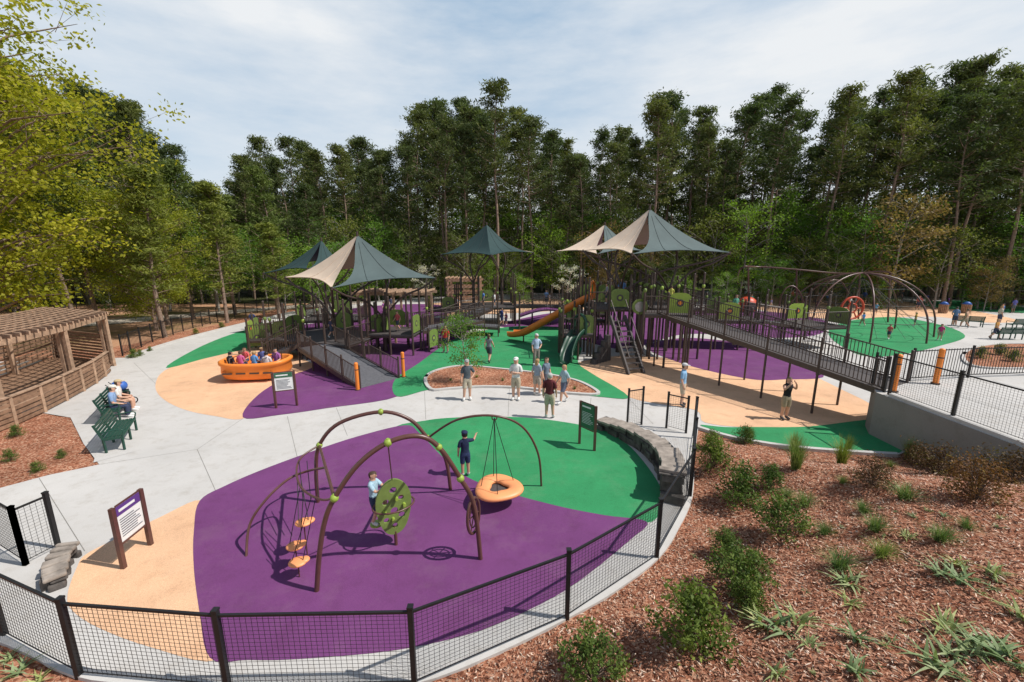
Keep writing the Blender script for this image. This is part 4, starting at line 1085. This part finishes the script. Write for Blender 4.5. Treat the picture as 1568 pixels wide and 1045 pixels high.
# ---------- shrubs ----------
def bush(seed,r,h,mat,n=70,per=34,leaf=.05):
    random.seed(seed); mb=MB(); cen=[]
    for i in range(n):
        az=R(0,6.28); e=R(.1,1.45); rr=R(.5,1.2); q=Vector((r*rr*math.cos(az)*math.cos(e),r*rr*math.sin(az)*math.cos(e),h*rr*math.sin(e)*.9+.05)); cen.append(tuple(q))
        if i%2==0: mb.tube([Vector((0,0,0)),q*.5+UP*.05,q],[.012,.008,.003],mBark,3,False)
    v,f=clumps(cen,r*.3,per,leaf,leaf*.55,1.); addq(mb,v,f,mat); return mb
def blades(seed,n,h,spread,w,mat,droop=.5):
    random.seed(seed); mb=MB(); vs=[];fs=[]
    for i in range(n):
        az=R(0,6.28); L=h*R(.6,1.1); b=Vector((R(-1,1),R(-1,1),0))*spread*.18; d=Vector((math.cos(az),math.sin(az),0)); sd=Vector((-d.y,d.x,0))*w*R(.6,1.1); ln=R(.15,1)*spread
        o=len(vs)
        for k in range(5):
            t=k/4; c=b+d*ln*t**1.3+UP*L*(t-droop*t*t*ln/spread); ww=sd*(1-t*.95)*(.6+t if t<.4 else 1)
            vs+= [c-ww,c+ww]
        for k in range(4): fs.append((o+2*k,o+2*k+1,o+2*k+3,o+2*k+2))
    mb.add(vs,fs,mat,True); return mb
bs=[bush(i,.45,.75,mBush,60,34,.06).build('src',pool).data for i in range(4)]
bR=[bush(20+i,.5,.7,mBushR,70,30,.05).build('src',pool).data for i in range(2)]
tf=[blades(30+i,320,.95,.45,.007,mTuft,.35).build('src',pool).data for i in range(2)]
lowt=[blades(40+i,200,.34,.36,.005,mTuft,.6).build('src',pool).data for i in range(2)]
ros=[blades(50+i,18,.22,.34,.026,mRos,.7).build('src',pool).data for i in range(3)]
def plant(name,data,u,v,s):
    q=GT(u,v); o=put(scene.collection,name,data,q.x,q.y,s*R(.9,1.1)); o.location.z=q.z-.01; return o
for u,v,s in [(1128,908,1.05),(1058,988,1.15),(1192,815,.95),(1130,770,1.05),(905,1040,.95),(1090,715,1.05),(1178,748,.75),(1110,850,.7),(1140,680,.7),(1090,682,.6),(1145,935,.6),(1150,880,.6)]: plant('green_shrub',bs[random.randrange(4)],u,v,s)
for u,v,s in [(1335,742,.85),(1430,728,1.),(1490,765,1.1),(1545,745,1.2),(1465,705,.9),(1525,705,.9),(1400,712,.7)]: plant('red_shrub',bR[int(u)%2],u,v,s)
for u,v,s in [(1218,718,1.1),(1288,712,1.1),(1392,705,.9),(1215,690,.8),(1150,672,.5),(1298,690,.7)]: plant('ornamental_grass',tf[int(u)%2],u,v,s)
for u,v,s in [(1285,870,1.4),(1350,852,1.3),(1262,818,1.1),(1385,765,1.4),(1440,828,1.2),(1340,812,1.2),(1322,785,1.),(1232,775,1.2),(1362,715,.9),(1205,760,.8),(1480,810,.8),(1290,740,.8)]: plant('grass_tuft',lowt[int(u)%2],u,v,s)
for u,v,s in [(1195,965,1.6),(1168,955,1.3),(1300,895,1.2),(1470,890,1.3),(1450,965,1.3),(1485,1000,1.5),(1440,1025,1.5),(1562,945,1.3),(1310,980,1.2),(1225,955,1.3),(1468,865,.9),(1540,1010,1.3),(1190,1035,1.1),(1310,1030,1.1),(1520,880,1.),(1300,925,1.),(1390,825,.8),(1240,990,.8),(1440,880,1.2),(1500,985,1.3),(1455,1005,1.1),(1290,890,1.)]: plant('rosette_plant',ros[int(u)%3],u,v,s)
for i in range(45):
    u=R(1000,1568);v=R(760,1045)
    q=GT(u,v)
    if not inside(q.x,q.y) and float(dist(q.x,q.y))>.4: o=put(scene.collection,'weed_sprout',ros[i%3],q.x,q.y,R(.25,.5)); o.location.z=q.z
for u,v,s in [(25,668,.45),(15,705,.4),(58,722,.35),(95,700,.3),(205,548,.6),(215,545,.5),(230,538,.4),(300,512,.5),(340,502,.5)]: plant('green_shrub',bs[int(u)%3],u,v,s)
for u,v,s in [(30,1030,1.),(60,1045,.9),(15,1010,.8)]: plant('weed_tuft',ros[int(u)%3],u,v,s)
for u,v in [(690,585),(730,580),(840,592),(880,598),(770,585)]:
    q=G(u,v); o=put(scene.collection,'grass_tuft',lowt[0],q.x,q.y,.6); o.location.z=.06
for u,v in [(1500,550),(1530,545),(1550,555)]:
    q=G(u,v); o=put(scene.collection,'green_shrub',bs[1],q.x,q.y,.8); o.location.z=.06
# ---------- light ----------
az=math.radians(101)
el=math.radians(52)
sd=Vector((math.sin(az)*math.cos(el),math.cos(az)*math.cos(el),math.sin(el)))
L=bpy.data.lights.new('sun','SUN'); L.energy=5.0; L.angle=math.radians(.5); L.color=(1,.955,.89)
lo=bpy.data.objects.new('sun',L); scene.collection.objects.link(lo); lo.rotation_euler=sd.to_track_quat('Z','Y').to_euler(); lo.location=(20,-5,40)
w=bpy.data.worlds.new('World'); scene.world=w; w.use_nodes=True; nt=w.node_tree; bg=nt.nodes['Background']
sky=nt.nodes.new('ShaderNodeTexSky'); sky.sky_type='NISHITA'; sky.sun_disc=False; sky.sun_elevation=el; sky.sun_rotation=az
sky.air_density=1.; sky.dust_density=1.; sky.ozone_density=1.5
tc=nt.nodes.new('ShaderNodeTexCoord').outputs['Generated']
mp=nt.nodes.new('ShaderNodeMapping'); mp.inputs['Scale'].default_value=(1.,.9,3.6); mp.inputs['Rotation'].default_value=(0,.22,.3); nt.links.new(tc,mp.inputs[0])
f=noi(nt,mp.outputs[0],1.4,9,.58)
fr=ramp(nt,f,[(.40,(.03,.03,.03)),(.52,(.5,.5,.5)),(.66,(1,1,1))])
sx=nt.nodes.new('ShaderNodeSeparateXYZ'); nt.links.new(tc,sx.inputs[0])
zr=ramp(nt,sx.outputs[2],[(.48,(1,1,1)),(.72,(.08,.08,.08))])
fr=mixc(nt,1.,fr,zr,'MULTIPLY')
pale=mixc(nt,.7,sky.outputs[0],(5.2,7.2,9.3))
hz=ramp(nt,sx.outputs[2],[(.12,(.6,.6,.6)),(.42,(0,0,0))])
pale=mixc(nt,hz,pale,(8.3,9.,9.6))
lp=mixc(nt,zr,sky.outputs[0],pale)
c=mixc(nt,fr,lp,(9.2,9.5,9.8))
nt.links.new(c,bg.inputs[0]); bg.inputs[1].default_value=.092
# ---------- camera ----------
cam=bpy.data.cameras.new('camera'); cam.sensor_width=36; cam.lens=36*F/1568; cam.clip_end=5000; cam.clip_start=.05
co=bpy.data.objects.new('camera',cam); scene.collection.objects.link(co); co.location=(0,0,H); co.rotation_euler=(math.pi/2-TH,0,0)
scene.camera=co
scene.view_settings.view_transform='Standard'; scene.view_settings.look='None'; scene.view_settings.exposure=0
print('done',time.time()-T0)
